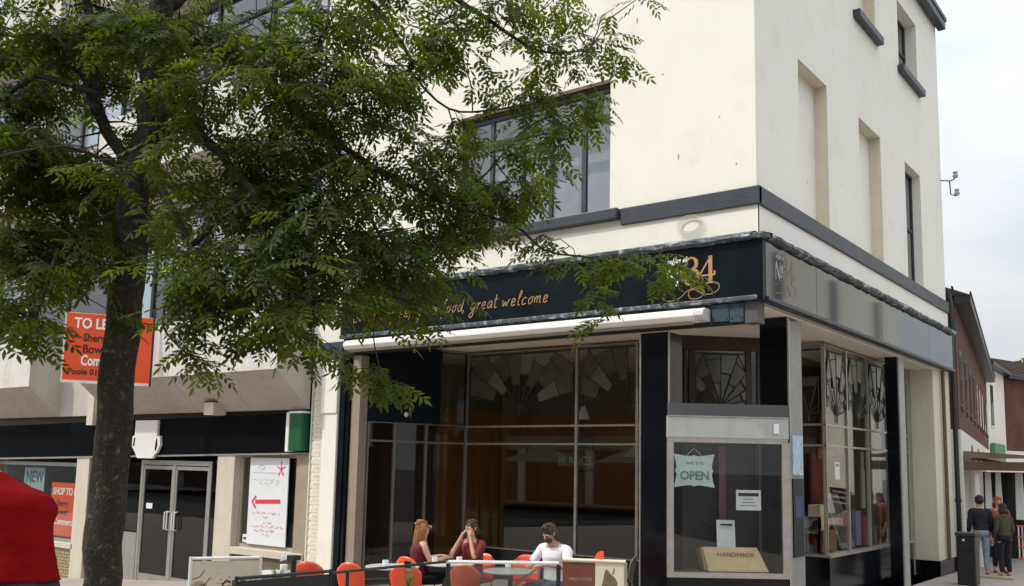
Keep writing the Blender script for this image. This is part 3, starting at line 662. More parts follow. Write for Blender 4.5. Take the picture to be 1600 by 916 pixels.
# glazed double door with sidelights
door = B()
for x in (-14.83, -13.56, -12.25): door.box(x-.045, x+.045, .10, .18, -.8, 2.04)
door.box(-14.87, -12.2, .095, .185, 1.96, 2.06).box(-14.87, -12.2, .095, .185, -.8, -.62)
do = door.build('door_frame', ALU, off)
for a, c in ((-14.78, -13.61), (-13.51, -12.30)):
    f = B(); f.box(a, a+.05, .11, .17, -.6, 1.94).box(c-.05, c, .11, .17, -.6, 1.94).box(a, c, .112, .168, 1.86, 1.94).box(a, c, .112, .168, -.6, -.45)
    d_ = f.build('door', ALU, off); B().box(a+.05, c-.05, .135, .145, -.45, 1.86).build('pane', GLASSD, d_)
    hx = c-.16 if a < -14 else a+.02
    h_ = B(); h_.tube([(hx+.03, .11, .55), (hx+.03, .04, .57), (hx+.03, .04, .93), (hx+.03, .11, .95)], .014, 6).tube([(hx+.12, .11, .55), (hx+.12, .04, .57), (hx+.12, .04, .93), (hx+.12, .11, .95)], .014, 6)
    h_.build('handle', WHITEP, d_)
B().box(-16.98, -15.62, .15, .2, -.9, 1.95).build('wall_panel', mat('grey_panel', (.16, .16, .14), .6, .1), off)
B().box(-15.58, -14.9, .10, .14, -.9, .42).build('wall_panel', ALU, off); B().box(-15.58, -14.9, .12, .13, .45, 2.0).build('pane', GLASSD, off)
B().box(-12.2, -11.9, .12, .13, -.05, 2.1).build('pane', GLASSD, off); B().box(-12.2, -11.88, .1, .2, -.9, -.05).build('wall_panel', ALU, off)

B().box(-14.62, -14.38, .128, .134, .98, 1.10).build('door_sticker', WHITEP, off)
# right shop window and its sill
f = B()
for x in (-11.26, -9.46): f.box(x-.04, x+.04, .16, .24, .4, 2.2)
f.box(-11.3, -9.42, .155, .245, .36, .43).box(-11.3, -9.42, .155, .245, 2.16, 2.24); fo = f.build('window_frame', mat('beige_frame', (.40, .35, .27), .6, .08), off)
B().box(-11.22, -9.5, .19, .20, .43, 2.16).build('pane', GLASS, fo)
B().box(-11.3, -9.1, .0, .3, .22, .36).build('window_sill', BEIGEP, off, bevel=.01); B().box(-11.3, -9.1, .06, .3, -1, .22).build('stall_riser', mat('brown_riser', (.14, .11, .075), .8, .2, 9), off)
# left shop window
f = B()
for x in (-21.95, -17.6): f.box(x-.04, x+.04, .14, .22, .05, 1.95)
f.box(-22, -17.56, .135, .225, .0, .08).box(-22, -17.56, .135, .225, 1.86, 1.95); fo = f.build('window_frame', ALU, off)
B().box(-21.9, -17.64, .17, .18, .08, 1.86).build('pane', GLASS, fo); B().box(-22, -17.5, .0, .28, -.12, .0).build('window_sill', BEIGEP, off)
YB = mat('yellow_brick', (.34, .27, .15), .9, .2, 12, bump=.3, bs=50); me_ = B().box(-.105, .105, 0, .05, -.032, .032).mesh('brick', YB)
B().box(-22, -17.5, .08, .28, -1.4, -.12).build('stall_riser', mat('mortar', (.22, .19, .14), .9), off)
for k in range(12):
    for j in range(20):
        x = -17.65-.225*j-(.11 if k % 2 else 0)
        o = bpy.data.objects.new('brick', me_); o.location = (x, .04, -.16-.0755*k); COL.objects.link(o); attach(o, off)
# ---------------- signs around the empty shop
def flat_jug():
    t = thing('jug_sign', 'white jug shaped emblem sign fixed on the black shop fascia', 'sign', (-14.5, -.06, 2.1))
    P = [(-14.93,2.95),(-14.05,2.95),(-14.05,2.58),(-13.93,2.60),(-13.90,2.40),(-14.02,2.22),(-14.10,2.20),(-14.16,2.10),(-14.78,2.10),(-14.88,2.22),(-15.02,2.36),(-15.04,2.58),(-14.94,2.62)]
    B().prism([(x, -.085, z) for x, z in P], (0, .06, 0)).build('emblem_board', WHITEP, t)
    b = B()
    for q in ([(-14.95,2.56),(-14.90,2.56),(-14.93,2.36),(-14.98,2.38)], [(-14.06,2.54),(-14.02,2.54),(-14.00,2.38),(-14.05,2.26),(-14.09,2.30)]): b.prism([(x, -.089, z) for x, z in q], (0, .003, 0))
    b.build('handle_gap', BLACKF, t)
flat_jug()
g_ = thing('green_sign_box', 'green and white end box at the right end of the black shop fascia', 'sign', (-9.35, -.1, 2.3))
B().box(-9.57, -9.48, -.14, .1, 2.28, 3.04).build('side_post', WHITEP, g_, bevel=.01); B().box(-9.47, -9.12, -.13, .08, 2.30, 3.02).build('box', GREENP, g_, bevel=.01); B().box(-9.5, -9.1, -.14, .1, 3.02, 3.06).build('cap', WHITEP, g_)
# to let board at an angle in front of the concrete panels
def tolet():
    t = thing('to_let_board', 'red orange TO LET board sticking out in front of the pale concrete panels', 'sign', (-13.5, -1.2, 3.9))
    P, Q = Vector((-13.86, -2.42, 0)), Vector((-13.05, -.95, 0)); X = (Q-P).normalized(); L_ = (Q-P).length; z0, z1 = 3.66, 5.04
    N = Vector((X.y, -X.x, 0))
    B().obox(P, Q, .04, z0, z1).build('board', REDB, t); B().obox(P-X*.03, Q+X*.03, .03, z0-.06, z1+.01).build('backing', mat('board_edge', (.78, .70, .66), .6), t)
    B().tube([Q+Vector((0, 0, 3.6)), Q+Vector((0, 0, 5.2))], .03, 8).build('post', BLACKM, t)
    o = lambda u, z: P+X*(u*L_)+N*.024+Vector((0, 0, z0+(z1-z0)*z))
    for s_, sz, m_, u, z, bo, sx in (('TO LET', .30, WHT, .09, .78, .008, .78), ('Sherry', .23, INK, .20, .585, .004, .80), ('Bower', .25, INK, .20, .41, .005, .80), ('Commercial', .30, WHT, .19, .225, .007, .62), ('Poole 01202 755', .17, INK, .05, .085, .004, .95)):
        place_text(s_, sz, m_, o(u, z), X, t, bold=bo, sx=sx, depth=.003)

tolet()
# poster boards inside the left shop window
p_ = thing('shop_to_let_poster', 'red SHOP TO LET poster behind the shop window glass', 'poster', (-18.4, .3, .2))
B().box(-19.20, -17.66, .26, .28, .12, 1.44).build('poster_sheet', REDB, p_)
place_text('SHOP TO LET', .25, WHT, (-19.10, .257, 1.14), (1, 0, 0), p_, bold=.008, depth=.002, sx=.92)
for s_, z in (('Sherry', .86), ('Bower', .64)): place_text(s_, .22, INK, (-18.9, .257, z), (1, 0, 0), p_, bold=.004, depth=.002)
place_text('Commercial', .22, WHT, (-18.95, .257, .40), (1, 0, 0), p_, bold=.006, depth=.002)
p_ = thing('new_poster', 'pale blue poster reading NEW beside the red poster', 'poster', (-20.1, .3, .9))
B().box(-20.7, -19.62, .26, .28, .9, 1.80).build('poster_sheet', mat('pale_blue_paper', (.32, .42, .44), .7, .05), p_)
place_text('NEW', .42, mat('blue_ink', (.03, .10, .18), .7), (-20.6, .257, 1.42), (1, 0, 0), p_, bold=.01, depth=.002, sx=.95)

# handwritten notice with a red arrow
p_ = thing('handwritten_notice', 'tall white handwritten notice with a red arrow in the narrow shop window', 'poster', (-10.3, .1, .4))
B().box(-10.92, -9.72, .11, .13, .44, 2.16).build('notice_board', PAPER, p_)
B().box(-11.06, -10.93, .12, .13, .46, .62).build('small_card', PAPER, p_); B().box(-11.03, -10.95, .114, .118, .52, .56).build('card_mark', INK, p_)
O = Vector((-10.92, .108, .44)); X, Z, N = Vector((1, 0, 0)), Vector((0, 0, 1)), Vector((0, -1, 0)); b = B()
stroke(b, [(.22,.84),(1.0,.87)], .08, O, X, Z, N, smooth=False); stroke(b, [(.24,.96),(.13,.84),(.24,.72)], .045, O, X, Z, N, .005, smooth=False)
for a in range(5):
    th = R_(90+72*a); stroke(b, [(.98, 1.50), (.98+.13*math.cos(th), 1.50+.16*math.sin(th))], .022, O, X, Z, N, .004+a*.0005, smooth=False)
rng = random.Random(8)
for z, x0, x1 in ((.62, .15, 1.05), (.54, .5, .72), (.43, .5, .7), (.36, .12, 1.08), (.28, .22, .85), (.19, .5, .72)):
    x = x0
    while x < x1-.05:
        n_ = rng.randint(3, 6); stroke(b, [(x+.03*i, z+rng.uniform(-.022, .03)) for i in range(n_)], .009, O, X, Z, N); x += .03*n_+.02
b.build('lettering', REDT, p_); b = B()
for z, x0, x1 in ((1.28, .15, .95), (1.20, .3, .9)):
    x = x0
    while x < x1: stroke(b, [(x+.03*i, z+rng.uniform(-.03, .04)) for i in range(5)], .007, O, X, Z, N); x += .17
stroke(b, [(.1, 1.42), (1.1, 1.42)], .006, O, X, Z, N, smooth=False); stroke(b, [(.28,1.52),(.38,1.58),(.46,1.52),(.36,1.48)], .012, O, X, Z, N)
b.build('lettering', mat('pale_ink', (.30, .42, .50), .7), p_)

# ------------------------------------------------------------------ display cabinet at the chamfered corner
CP, CQ = Vector((-1.33, -.10, 0)), Vector((.02, 1.0, 0)); CX_ = (CQ-CP).normalized(); CL = (CQ-CP).length; CN = Vector((CX_.y, -CX_.x, 0))
cb = lambda u, z, o=0.0: CP+CX_*u+CN*o+Vector((0, 0, z))
cab = thing('display_cabinet', 'glazed menu and display cabinet with grey header between two black pillars', 'cabinet', CP)
f = B()
f.obox(cb(0, 0), cb(.09, 0), .07, .64, 2.52).obox(cb(CL-.12, 0), cb(CL-.03, 0), .07, .64, 2.52)
f.obox(cb(0, 0), cb(CL-.03, 0), .08, .62, .69).obox(cb(0, 0), cb(CL-.03, 0), .075, 2.48, 2.55); f.obox(cb(CL-.03, 0), cb(CL, 0), .06, .0, 2.5)
fo = f.build('frame', STEEL, cab)
B().obox(cb(.09, 0), cb(CL-.12, 0), .01, .69, 2.48).build('pane', GLASS, fo)
B().obox(cb(0, 0), cb(CL-.02, 0), .09, 2.55, 2.84).build('header_board', mat('pale_grey_board', (.42, .44, .40), .55, .06, 5, streak=.12), cab, bevel=.006)
B().obox(cb(0, 0), cb(CL-.02, 0), .02, 2.85, 3.03, side=.02).build('glass_ledge', glass_mat('ledge_glass', (.35, .40, .42), 1, ior=1.9), cab)
B().obox(cb(0, 0), cb(CL-.02, 0), .11, 2.84, 2.856).build('header_cap', STEEL, cab)
B().obox(cb(1.50, 0), cb(1.58, 0), .02, 2.62, 2.76, side=.055).build('switch_box', WHITEP, cab, bevel=.01)
B().obox(cb(0, 0), cb(CL-.03, 0), .06, -.1, .62).build('stall_riser', BLACKT, cab)
B().obox(cb(.02, 0, -.62), cb(CL-.3, 0, -.62), .03, -.1, 2.5).build('back_panel', mat('cabinet_back', (.018, .016, .012), .6), cab)
B().obox(cb(0.02, 0), cb(CL-.3, 0), .55, .64, .68, side=-.3).build('shelf', mat('shelf_brown', (.13, .11, .08), .7), cab)
WB = mat('brown_post', (.17, .065, .03), .6, .2, 8)
for u, z0 in ((.2, .68), (.85, 1.0)): B().obox(cb(u, 0, -.5), cb(u+.1, 0, -.5), .08, z0, 2.45).build('post', WB, cab)
# things in the cabinet
def open_sign():
    t = thing('open_sign', 'white scalloped OPEN sign hanging in the display cabinet', 'sign', cb(.4, 1.85))
    u0, u1, z0, z1 = .13, .66, 1.87, 2.30; n = 40; P = []
    cu, cz = (u0+u1)/2, (z0+z1)/2
    for i in range(n):
        a = 2*math.pi*i/n; k = .5/max(abs(math.cos(a)), abs(math.sin(a)))**.92; w = 1+.05*math.cos(4*a)*-1+.05*math.cos(8*a)+.025*math.cos(16*a)
        P.append(cb(cu+math.cos(a)*k*(u1-u0)*w, cz+math.sin(a)*k*(z1-z0)*w, -.05))
    B().prism(P, CN*.012).build('sign_board', mat('mint_white', (.60, .67, .62), .6, .1, 20), t)
    place_text('OPEN', .17, mat('mint_grey', (.20, .28, .26), .7), cb(u0+.06, z0+.09, -.036), CX_, t, bold=.006, depth=.002, sx=.95)
    place_text('we are', .09, mat('mint_grey', (.20, .28, .26), .7), cb(u0+.15, z0+.30, -.036), CX_, t, depth=.002)
    B().tube([cb(cu-.1, z1, -.045), cb(cu, z1+.1, -.045), cb(cu+.1, z1, -.045)], .004, 4).build('string', WHITEP, t)
open_sign()
t = thing('paper_notice', 'white paper notice with black heading stuck inside the cabinet glass', 'notice', cb(1.1, 1.5))
B().obox(cb(.98, 0, -.02), cb(1.33, 0, -.02), .004, 1.55, 1.83).build('sheet', PAPER, t); b = B()
b.obox(cb(1.01, 0, -.016), cb(1.30, 0, -.016), .003, 1.745, 1.79)
for k, (a, c) in enumerate(((1.08, 1.22), (1.06, 1.25), (1.03, 1.28))): b.obox(cb(a, 0, -.016), cb(c, 0, -.016), .002, 1.70-.045*k, 1.708-.045*k)
b.build('printed_lines', INK, t)
t = thing('till_roll_card', 'white curling price card standing behind the cardboard tray', 'card', cb(.85, .9, -.15)); b = B()
b.add([cb(u, z, -.17+.05*(abs(u-.86)**2)*30-.10*(z-1.0)) for z in (.92, 1.1, 1.25, 1.40) for u in (.74, .82, .90, 1.0)], [(i*4+j, i*4+j+1, i*4+j+5, i*4+j+4) for i in range(3) for j in range(3)])
b.build('card_sheet', PAPER, t); B().obox(cb(.79, 0, -.16), cb(.96, 0, -.16), .004, 1.325, 1.35).build('printed_bar', INK, t)
t = thing('cardboard_tray', 'open cardboard tray with stencilled lettering in the cabinet', 'box', cb(.95, .7, -.2)); b = B()
b.prism([cb(.52, 1.03, -.10), cb(1.28, 1.03, -.10), cb(1.44, .70, -.06), cb(.60, .70, -.06)], -CN*.012)
b.prism([cb(1.28, 1.03, -.112), cb(1.20, .98, -.42), cb(1.36, .70, -.42), cb(1.44, .70, -.07)], CX_*.01); b.prism([cb(.52, 1.03, -.112), cb(.50, .98, -.42), cb(.56, .70, -.42), cb(.60, .70, -.07)], CX_*.01)
b.build('tray_board', TAN, t); place_text('HANDMADE', .085, BROWNB, cb(.72, .90, -.082), CX_, t, depth=.002, sx=1.1)

t = thing('pot_plant', 'green leafy pot plant standing at the back of the cabinet', 'plant', cb(.75, .68, -.35))
B().lathe(cb(.68, .68, -.36), [(.10, 0), (.13, .28)]).build('pot', mat('pale_pot', (.20, .22, .19), .6), t); b = B(); rng = random.Random(4)
for i in range(70):
    a = rng.uniform(0, 6.28); h_ = rng.uniform(.3, 1.3); r_ = rng.uniform(.02, .12); p0 = cb(.68, .95, -.36)+Vector((math.cos(a)*r_, math.sin(a)*r_, h_)); q = Vector((math.cos(a), math.sin(a), rng.uniform(-.6, .6)))*.08; s_ = Vector((-math.sin(a), math.cos(a), 0))*.018
    b.quad(p0, p0+q*.5+s_, p0+q, p0+q*.5-s_)
b.build('foliage', mat('plant_green', (.03, .07, .015), .6, .3, 20), t, kind='stuff')
# info board on the stone pillar side
t = thing('pillar_poster', 'blue and white notice on the side of the stone pillar by the cabinet', 'poster', (.0, 1.3, 2.0))
B().box(-.008, .012, 1.15, 1.55, 2.05, 2.62).build('upper_sheet', mat('pale_blue_sheet', (.35, .48, .52), .6, .3, 9), t); B().box(-.008, .011, 1.15, 1.55, .9, 2.0).build('lower_board', NAVY, t)
B().box(.012, .014, 1.22, 1.48, 1.45, 1.75).build('emblem_patch', mat('indigo', (.03, .04, .14), .6, .3, 9), t)
# globe lamp on the dark side of the entrance; pendants inside
gl = B().ell((-7.45, .95, 3.02), (.085, .085, .085), 16, 10).build('globe_lamp', WHITEP, smooth=True); tag(gl, 'small white globe light on the black panel above the entrance screen', 'lamp')
B().tube([(-7.45, .95, 3.02), (-7.5, 1.05, 3.02)], .02, 6).build('bracket', BLACKM, gl)
def pendant(x, y, z, lab, r=.13, col=WHITEP):
    t = thing('pendant_lamp', lab, 'lamp', (x, y, z)); B().lathe((x, y, z), [(r, 0), (.04, .24), (.02, .26)], 14).build('lamp_shade', col, t); B().tube([(x, y, z+.26), (x, y, 4.33)], .008, 5).build('cord', BLACKM, t)
pendant(-4.95, 3.3, 3.02, 'white cone pendant lamp hanging behind the upper window light'); pendant(-4.15, 4.0, 2.32, 'cream fabric pendant lamp hanging low behind the right window pane', .28, mat('cream_shade', (.45, .40, .28), .7))
def picture(x, y, z, w, h_, lab):
    t = thing('picture_frame', lab, 'picture', (x, y, z)); f = B()
    f.box(x, x+w, y-.03, y, z, z+.05).box(x, x+w, y-.03, y, z+h_-.05, z+h_).box(x, x+.05, y-.031, y, z, z+h_).box(x+w-.05, x+w, y-.031, y, z, z+h_); f.build('frame', BLACKM, t)
    B().box(x+.04, x+w-.04, y-.02, y-.005, z+.04, z+h_-.04).build('print', mat('grey_print', (.12, .12, .10), .6, .5, 9), t)
picture(-7.42, 6.90, 1.98, .45, .85, 'tall dark framed picture at the left end of the orange wall'); picture(-5.55, 6.90, 1.92, .55, .9, 'dark framed picture in the middle of the orange wall')
B().box(-8.9, -2.5, 5.9, 6.6, 0, 1.15).build('cafe_counter', mat('counter_dark', (.018, .014, .010), .5)); tag(bpy.data.objects['cafe_counter'], 'dark cafe counter running along the back wall of the room', 'counter')
# white sign lettering seen through the glass
t = thing('hanging_sign', 'white lettered sign hanging in the cafe behind the glass', 'sign', (-4.5, 3, 2.1)); B().box(-5.35, -4.45, 3.0, 3.02, 2.08, 2.40).build('sign_board', mat('sign_brown', (.06, .025, .008), .7), t)
place_text('BLANCS', .24, mat('dim_white', (.20, .17, .12), .7), (-5.3, 2.99, 2.14), (1, 0, 0), t, bold=.006, depth=.003, sx=.85)
# insulators on the far upper edge
t = thing('wall_bracket', 'black iron bracket with white insulators high on the building edge', 'bracket', (.05, YE, 8.8)); b = B()
b.tube([(.0, YE-.05, 8.85), (.20, YE+.0, 8.82), (.30, YE+.0, 8.86)], .014, 6).tube([(.18, YE-.01, 8.82), (.20, YE-.01, 8.5), (.32, YE-.01, 8.44)], .014, 6); b.build('arm', BLACKM, t)
for p in ((.31, YE, 8.88), (.33, YE-.01, 8.46)): B().lathe(p, [(.05, 0), (.07, .05), (.04, .08), (.06, .13), (.02, .16)], 10).build('insulator', mat('insulator_grey', (.40, .42, .45), .3), t)
b = B(); b.tube([(.07, YE+.13, -.2), (.07, YE+.13, 6.0), (.02, YE+.13, 6.3)], .055, 8)
for z in (1.5, 3.5, 5.5): b.lathe((.07, YE+.13, z), [(.07, 0), (.07, .08)], 8)
dp = b.build('downpipe', BLACKM); tag(dp, 'black cast iron downpipe at the far corner of the cream building', 'pipe')
b = B(); b.tube([(.06, 9.93, .3), (.06, 9.93, 4.36)], .04, 8); dp = b.build('downpipe', mat('pipe_brown', (.10, .075, .05), .6)); tag(dp, 'thin brown downpipe on the cream end pier under the fascia', 'pipe')
# things in the side window
t = thing('framed_print', 'grey framed print leaning in the side window', 'picture', (-.8, 5.2, .74)); P = [(-.60, 5.02, .76), (-.60, 5.75, .76), (-.85, 5.60, 1.72), (-.85, 4.90, 1.72)]
B().prism(P, (-.03, 0, -.008)).build('frame', mat('grey_frame', (.20, .21, .18), .5, .2, 9), t); c_ = sum((Vector(p) for p in P), Vector())/4
B().prism([c_+(Vector(p)-c_)*.80+Vector((.008, 0, .003)) for p in P], (-.005, 0, -.001)).build('print', mat('dark_print', (.07, .06, .035), .7, .5, 6), t)
t = thing('tall_box', 'two tall cream boards standing upright in the side window', 'board', (-.7, 6.3, 1.0)); B().box(-.62, -.58, 6.22, 6.36, 1.45, 2.15).build('front_board', mat('pale_board', (.50, .46, .38), .6), t); B().box(-.68, -.64, 6.42, 6.52, 1.5, 2.5).build('rear_board', mat('pale_board', (.50, .46, .38), .6), t)
t = thing('gift_bags', 'pink and lilac gift bags standing on the window shelf', 'bag', (-.8, 6.1, .8)); B().box(-.85, -.6, 5.85, 6.15, .78, 1.4).build('lilac_bag', mat('lilac', (.22, .18, .28), .7, .2, 8), t); B().box(-.8, -.58, 6.2, 6.6, .78, 1.3).build('pink_bag', mat('dusky_pink', (.28, .06, .12), .7, .2, 8), t)
t = thing('tan_box', 'tan and brown boxes stacked at the front corner of the side window', 'box', (-.8, 4.2, .8)); B().box(-.80, -.56, 3.95, 4.65, .76, 1.12).build('lower_box', mat('brown_box', (.22, .10, .05), .8), t); B().box(-.8, -.6, 3.95, 4.35, 1.13, 1.55).build('upper_box', mat('pale_tan', (.55, .44, .27), .8), t)
t = thing('shop_notice', 'small white notice stuck inside the side window', 'notice', (-.5, 4.4, 2.1)); B().box(-.49, -.485, 4.42, 4.66, 1.98, 2.28).build('sheet', PAPER, t); B().box(-.484, -.482, 4.46, 4.62, 2.20, 2.25).build('printed_bar', INK, t)
t = thing('red_menu_sign', 'dark red sign with curly pattern hanging inside the side window', 'sign', (-.7, 4.3, 2.3)); B().box(-.62, -.6, 3.9, 4.75, 2.34, 2.52).build('sign_board', mat('wine_red', (.16, .03, .02), .6, .4, 9), t)
b = B()
for k in range(4): stroke(b, [(3.98+.19*k, 2.38), (4.02+.19*k, 2.47), (4.08+.19*k, 2.40), (4.13+.19*k, 2.46)], .015, Vector((-.598, 0, 0)), Vector((0, 1, 0)), Vector((0, 0, 1)), Vector((1, 0, 0)))
b.build('pattern', mat('orange_ink', (.50, .20, .12), .6), t)
B().box(-1.25, -1.2, 5.3, 7.4, 1.0, 2.45).build('partition', mat('wine_red', (.16, .03, .02), .6, .4, 9)); tag(bpy.data.objects['partition'], 'dark red partition panel standing inside behind the side window', 'partition')
B().box(-.92, -.6, 3.95, 4.0, .76, 1.35).build('till_screen', mat('grey_screen', (.22, .25, .25), .4)); tag(bpy.data.objects['till_screen'], 'pale grey back of a machine in the short front facing window', 'machine')
# ------------------------------------------------------------------ street beyond the corner
def along(P, Q):
    P = Vector((*P, 0)); Q = Vector((*Q, 0)); T = (Q-P).normalized(); N = Vector((T.y, -T.x, 0))
    return P, Q, T, N, (Q-P).length
def face_box(P, T, N, u0, u1, z0, z1, o0, o1):
    b = B(); a = [P+T*u0+N*o0, P+T*u1+N*o0, P+T*u1+N*o1, P+T*u0+N*o1]
    b.add([(p.x, p.y, z0) for p in a]+[(p.x, p.y, z1) for p in a], [(0,1,2,3),(7,6,5,4),(4,5,1,0),(5,6,2,1),(6,7,3,2),(7,4,0,3)]); return b
def house(name, label, P, Q, eave, mt, depth=7, low=None, lowh=3.2, wins=(), roofh=1.6, rmt=None, lmt=None, ov=.35):
    P, Q, T, N, L_ = along(P, Q); c = (P+Q)/2
    t = thing(name, label, 'building', c)
    face_box(P, T, N, 0, L_, lowh if low else -1, eave, -depth, 0).build('wall', mt, t)
    if low: face_box(P, T, N, 0, L_, -1, lowh, -depth, .03).build('ground_floor_wall', low, t)
    face_box(P, T, N, -.1, L_+.1, eave-.16, eave+.02, .0, ov).build('eaves', BLACKM, t)
    rb = B(); a = [P+T*-.12+N*ov, P+T*(L_+.12)+N*ov]; z0 = eave+.02; rg = [P+T*-.12-N*depth/2, P+T*(L_+.12)-N*depth/2]; bk = [P+T*-.12-N*depth, P+T*(L_+.12)-N*depth]
    up = lambda p, z: (p.x, p.y, z)
    rb.add([up(a[0], z0), up(a[1], z0), up(rg[1], eave+roofh), up(rg[0], eave+roofh), up(bk[0], z0), up(bk[1], z0)], [(0, 1, 2, 3), (3, 2, 5, 4), (0, 3, 4), (1, 5, 2)])
    rb.build('roof', rmt or ROOFT, t)
    cs = B(); n = int(depth/2/.33)     # courses of tiles as steps
    for k in range(n):
        f0, f1 = k/n, (k+1)/n; zz0 = z0+(eave+roofh-z0)*f0; o0 = ov+(-depth/2-ov)*f0; o1 = ov+(-depth/2-ov)*f1
        q = face_box(P, T, N, -.14, L_+.14, zz0+.03, zz0+.07, o0-.02, o0+.02); cs.add(q.v, q.f)
    cs.build('tile_courses', rmt or ROOFT, t, kind='stuff')
    for (u, w, za, zb) in wins:
        f = face_box(P, T, N, u, u+w, za, zb, -.02, .012).build('window', BLACKM, t)
        face_box(P, T, N, u+.07, u+w-.07, za+.07, zb-.07, .012, .016).build('pane', GLASSU, f)
        face_box(P, T, N, u-.06, u+w+.06, za-.08, za, .0, .04).build('sill', BRICKR if mt is BRICKR else WHITEW, t)
    return t
# grey pitched brick building right behind the corner
w1 = [(1.0+2.3*i, .85, 3.75, 5.15) for i in range(9)]
h1 = house('brick_building', 'red brick building with dark eaves right behind the cream corner building', (.0, 11.6), (-3.3, 32.5), 6.25, BRICKR, low=WHITEW, lowh=3.15, wins=w1)
h2 = house('white_house', 'narrow white rendered house between two red brick buildings', (-3.32, 32.6), (-3.55, 37.9), 7.0, WHITEW, depth=8, wins=[(1.0, .8, 4.3, 6.1)], roofh=2.2)
h3 = house('brick_house', 'farther red brick house with cream arched ground floor at the right edge', (-3.6, 38.1), (2.6, 58), 6.9, BRICKR, low=WHITEW, lowh=3.3, wins=[(2.2, 1.1, 4.2, 5.8), (5.6, 1.1, 4.2, 5.8), (9, 1.1, 4.2, 5.8), (13, 1.1, 4.2, 5.8)])
P, Q, T, N, L_ = along((-3.6, 38.1), (2.6, 58)); b = B()
for u in (3.2, 6.4, 9.6): 
    pts = [P+T*(u+1.1*math.cos(a))+N*.035+Vector((0, 0, 1.7+1.0*math.sin(a))) for a in np.linspace(0, math.pi, 14)]+[P+T*(u-1.1)+N*.035+Vector((0, 0, -.2)), P+T*(u+1.1)+N*.035+Vector((0, 0, -.2))]
    B().prism(pts, N*.01).build('arch', mat('arch_dark', (.05, .055, .06), .5), h3)
P, Q, T, N, L_ = along((.0, 11.6), (-3.3, 32.5))
for u in (5, 9, 13): 
    pts = [P+T*(u+.55*math.cos(a))+N*.035+Vector((0, 0, 2.5+.45*math.sin(a))) for a in np.linspace(0, math.pi, 8)]; B().prism(pts, N*.01).build('arch', BLACKM, h1)
gs = face_box(*[Vector((-3.32, 32.6, 0)), *along((-3.32, 32.6), (-3.55, 37.9))[2:4]], .3, 3.4, 2.6, 3.5, .04, .2).build('green_shop_sign', mat('dull_green', (.10, .25, .12), .6, .1)); tag(gs, 'plain green shop sign on the narrow white house', 'sign')
# canopy and stall along the brick building
t = thing('shop_canopy', 'brown timber canopy on white posts over a shop stall in the side street', 'canopy', (.6, 15, 0))
b = B(); b.add([(-.2, 12.2, 2.62), (-2.2, 27, 2.75), (-.6, 27, 2.35), (1.45, 12.2, 2.28), (-.2, 12.2, 2.54), (-2.2, 27, 2.67), (-.6, 27, 2.27), (1.45, 12.2, 2.20)], [(0,1,2,3),(7,6,5,4),(0,3,7,4),(3,2,6,7),(2,1,5,6),(1,0,4,5)])
b.build('roof', mat('canopy_brown', (.11, .055, .035), .7, .25, 6, streak=.2), t)
B().box(-.25, 1.48, 12.1, 12.2, 2.22, 2.42).build('front_beam', mat('beam_brown', (.15, .075, .05), .7, .2), t)
B().add([(-.25, 12.08, 2.5), (1.5, 12.08, 2.5), (1.5, 12.08, 2.56), (-.25, 12.08, 2.68), (-.25, 12.14, 2.5), (1.5, 12.14, 2.5), (1.5, 12.14, 2.56), (-.25, 12.14, 2.68)], [(0,1,2,3),(7,6,5,4),(0,4,5,1),(1,5,6,2),(2,6,7,3),(3,7,4,0)]).build('lettered_board', mat('cream_board', (.20, .13, .09), .7, .2, 5), t)
for x, y in ((1.40, 12.3), (.2, 12.3), (.9, 17), (.3, 22)): B().box(x-.045, x+.045, y-.045, y+.045, 0, 2.3).build('post', WHITEP, t)
B().box(-.3, 1.1, 15.5, 15.6, .0, 2.2).build('back_screen', DARK, t)
for i, (x, y, z0, w, c) in enumerate(((.15, 12.5, 1.0, .09, WHITEP), (.36, 12.6, 1.15, .11, WHITEP), (.56, 12.7, 1.45, .10, WHITEP), (.98, 12.8, 1.1, .14, WHITEP), (.78, 12.9, 1.3, .12, mat('dark_garment', (.03, .03, .035), .9)))):
    g = B(); g.add([(x-w/2, y, 2.18), (x+w/2, y, 2.18), (x+w/2+.02, y+.02, z0), (x-w/2-.02, y+.02, z0), (x-w/2, y+.06, 2.18), (x+w/2, y+.06, 2.18), (x+w/2+.02, y+.07, z0+.03), (x-w/2-.02, y+.07, z0+.03)], [(0,1,2,3),(7,6,5,4),(0,4,5,1),(1,5,6,2),(2,6,7,3),(3,7,4,0)])
    o = g.build('hanging_cloth', c); lab = ['narrow white cloth hanging nearest the cream building', 'long white cloth hanging second under the canopy', 'short white cloth hanging third under the canopy', 'wide white cloth beside the white canopy post', 'dark cloth hanging between the white cloths'][i]
    tag(o, lab, 'cloth', 'cloths hanging under the canopy')
t = thing('litter_bin', 'dark square litter bin standing at the corner of the cream building', 'bin', (1.02, 8.2, 0)); B().box(.62, .96, 8.0, 8.34, 0, .93).build('body', BLACKM, t, bevel=.02); B().box(.60, .98, 7.98, 8.36, .93, 1.0).build('lid', mat('bin_lid', (.03, .035, .045), .5), t, bevel=.02); B().box(.74, .78, 7.985, 7.995, .84, .88).build('badge', WHITEP, t); B().box(.68, .90, 7.99, 8.01, .68, .80).build('slot', DARK, t)
t = thing('shopping_crate', 'red and white wire crate standing beside the standing woman', 'crate', (1.45, 11.0, 0))
for k in range(7): B().box(1.22+.07*k, 1.24+.07*k, 10.95, 10.98, .35, 1.05).build('bar', WHITEP, t)
for z in (.35, .58, .8, 1.03): B().box(1.20, 1.70, 10.94, 10.97, z, z+.03).build('rail', REDC, t)
B().box(1.50, 1.58, 10.9, 10.96, .3, 1.05).build('strap', REDC, t)
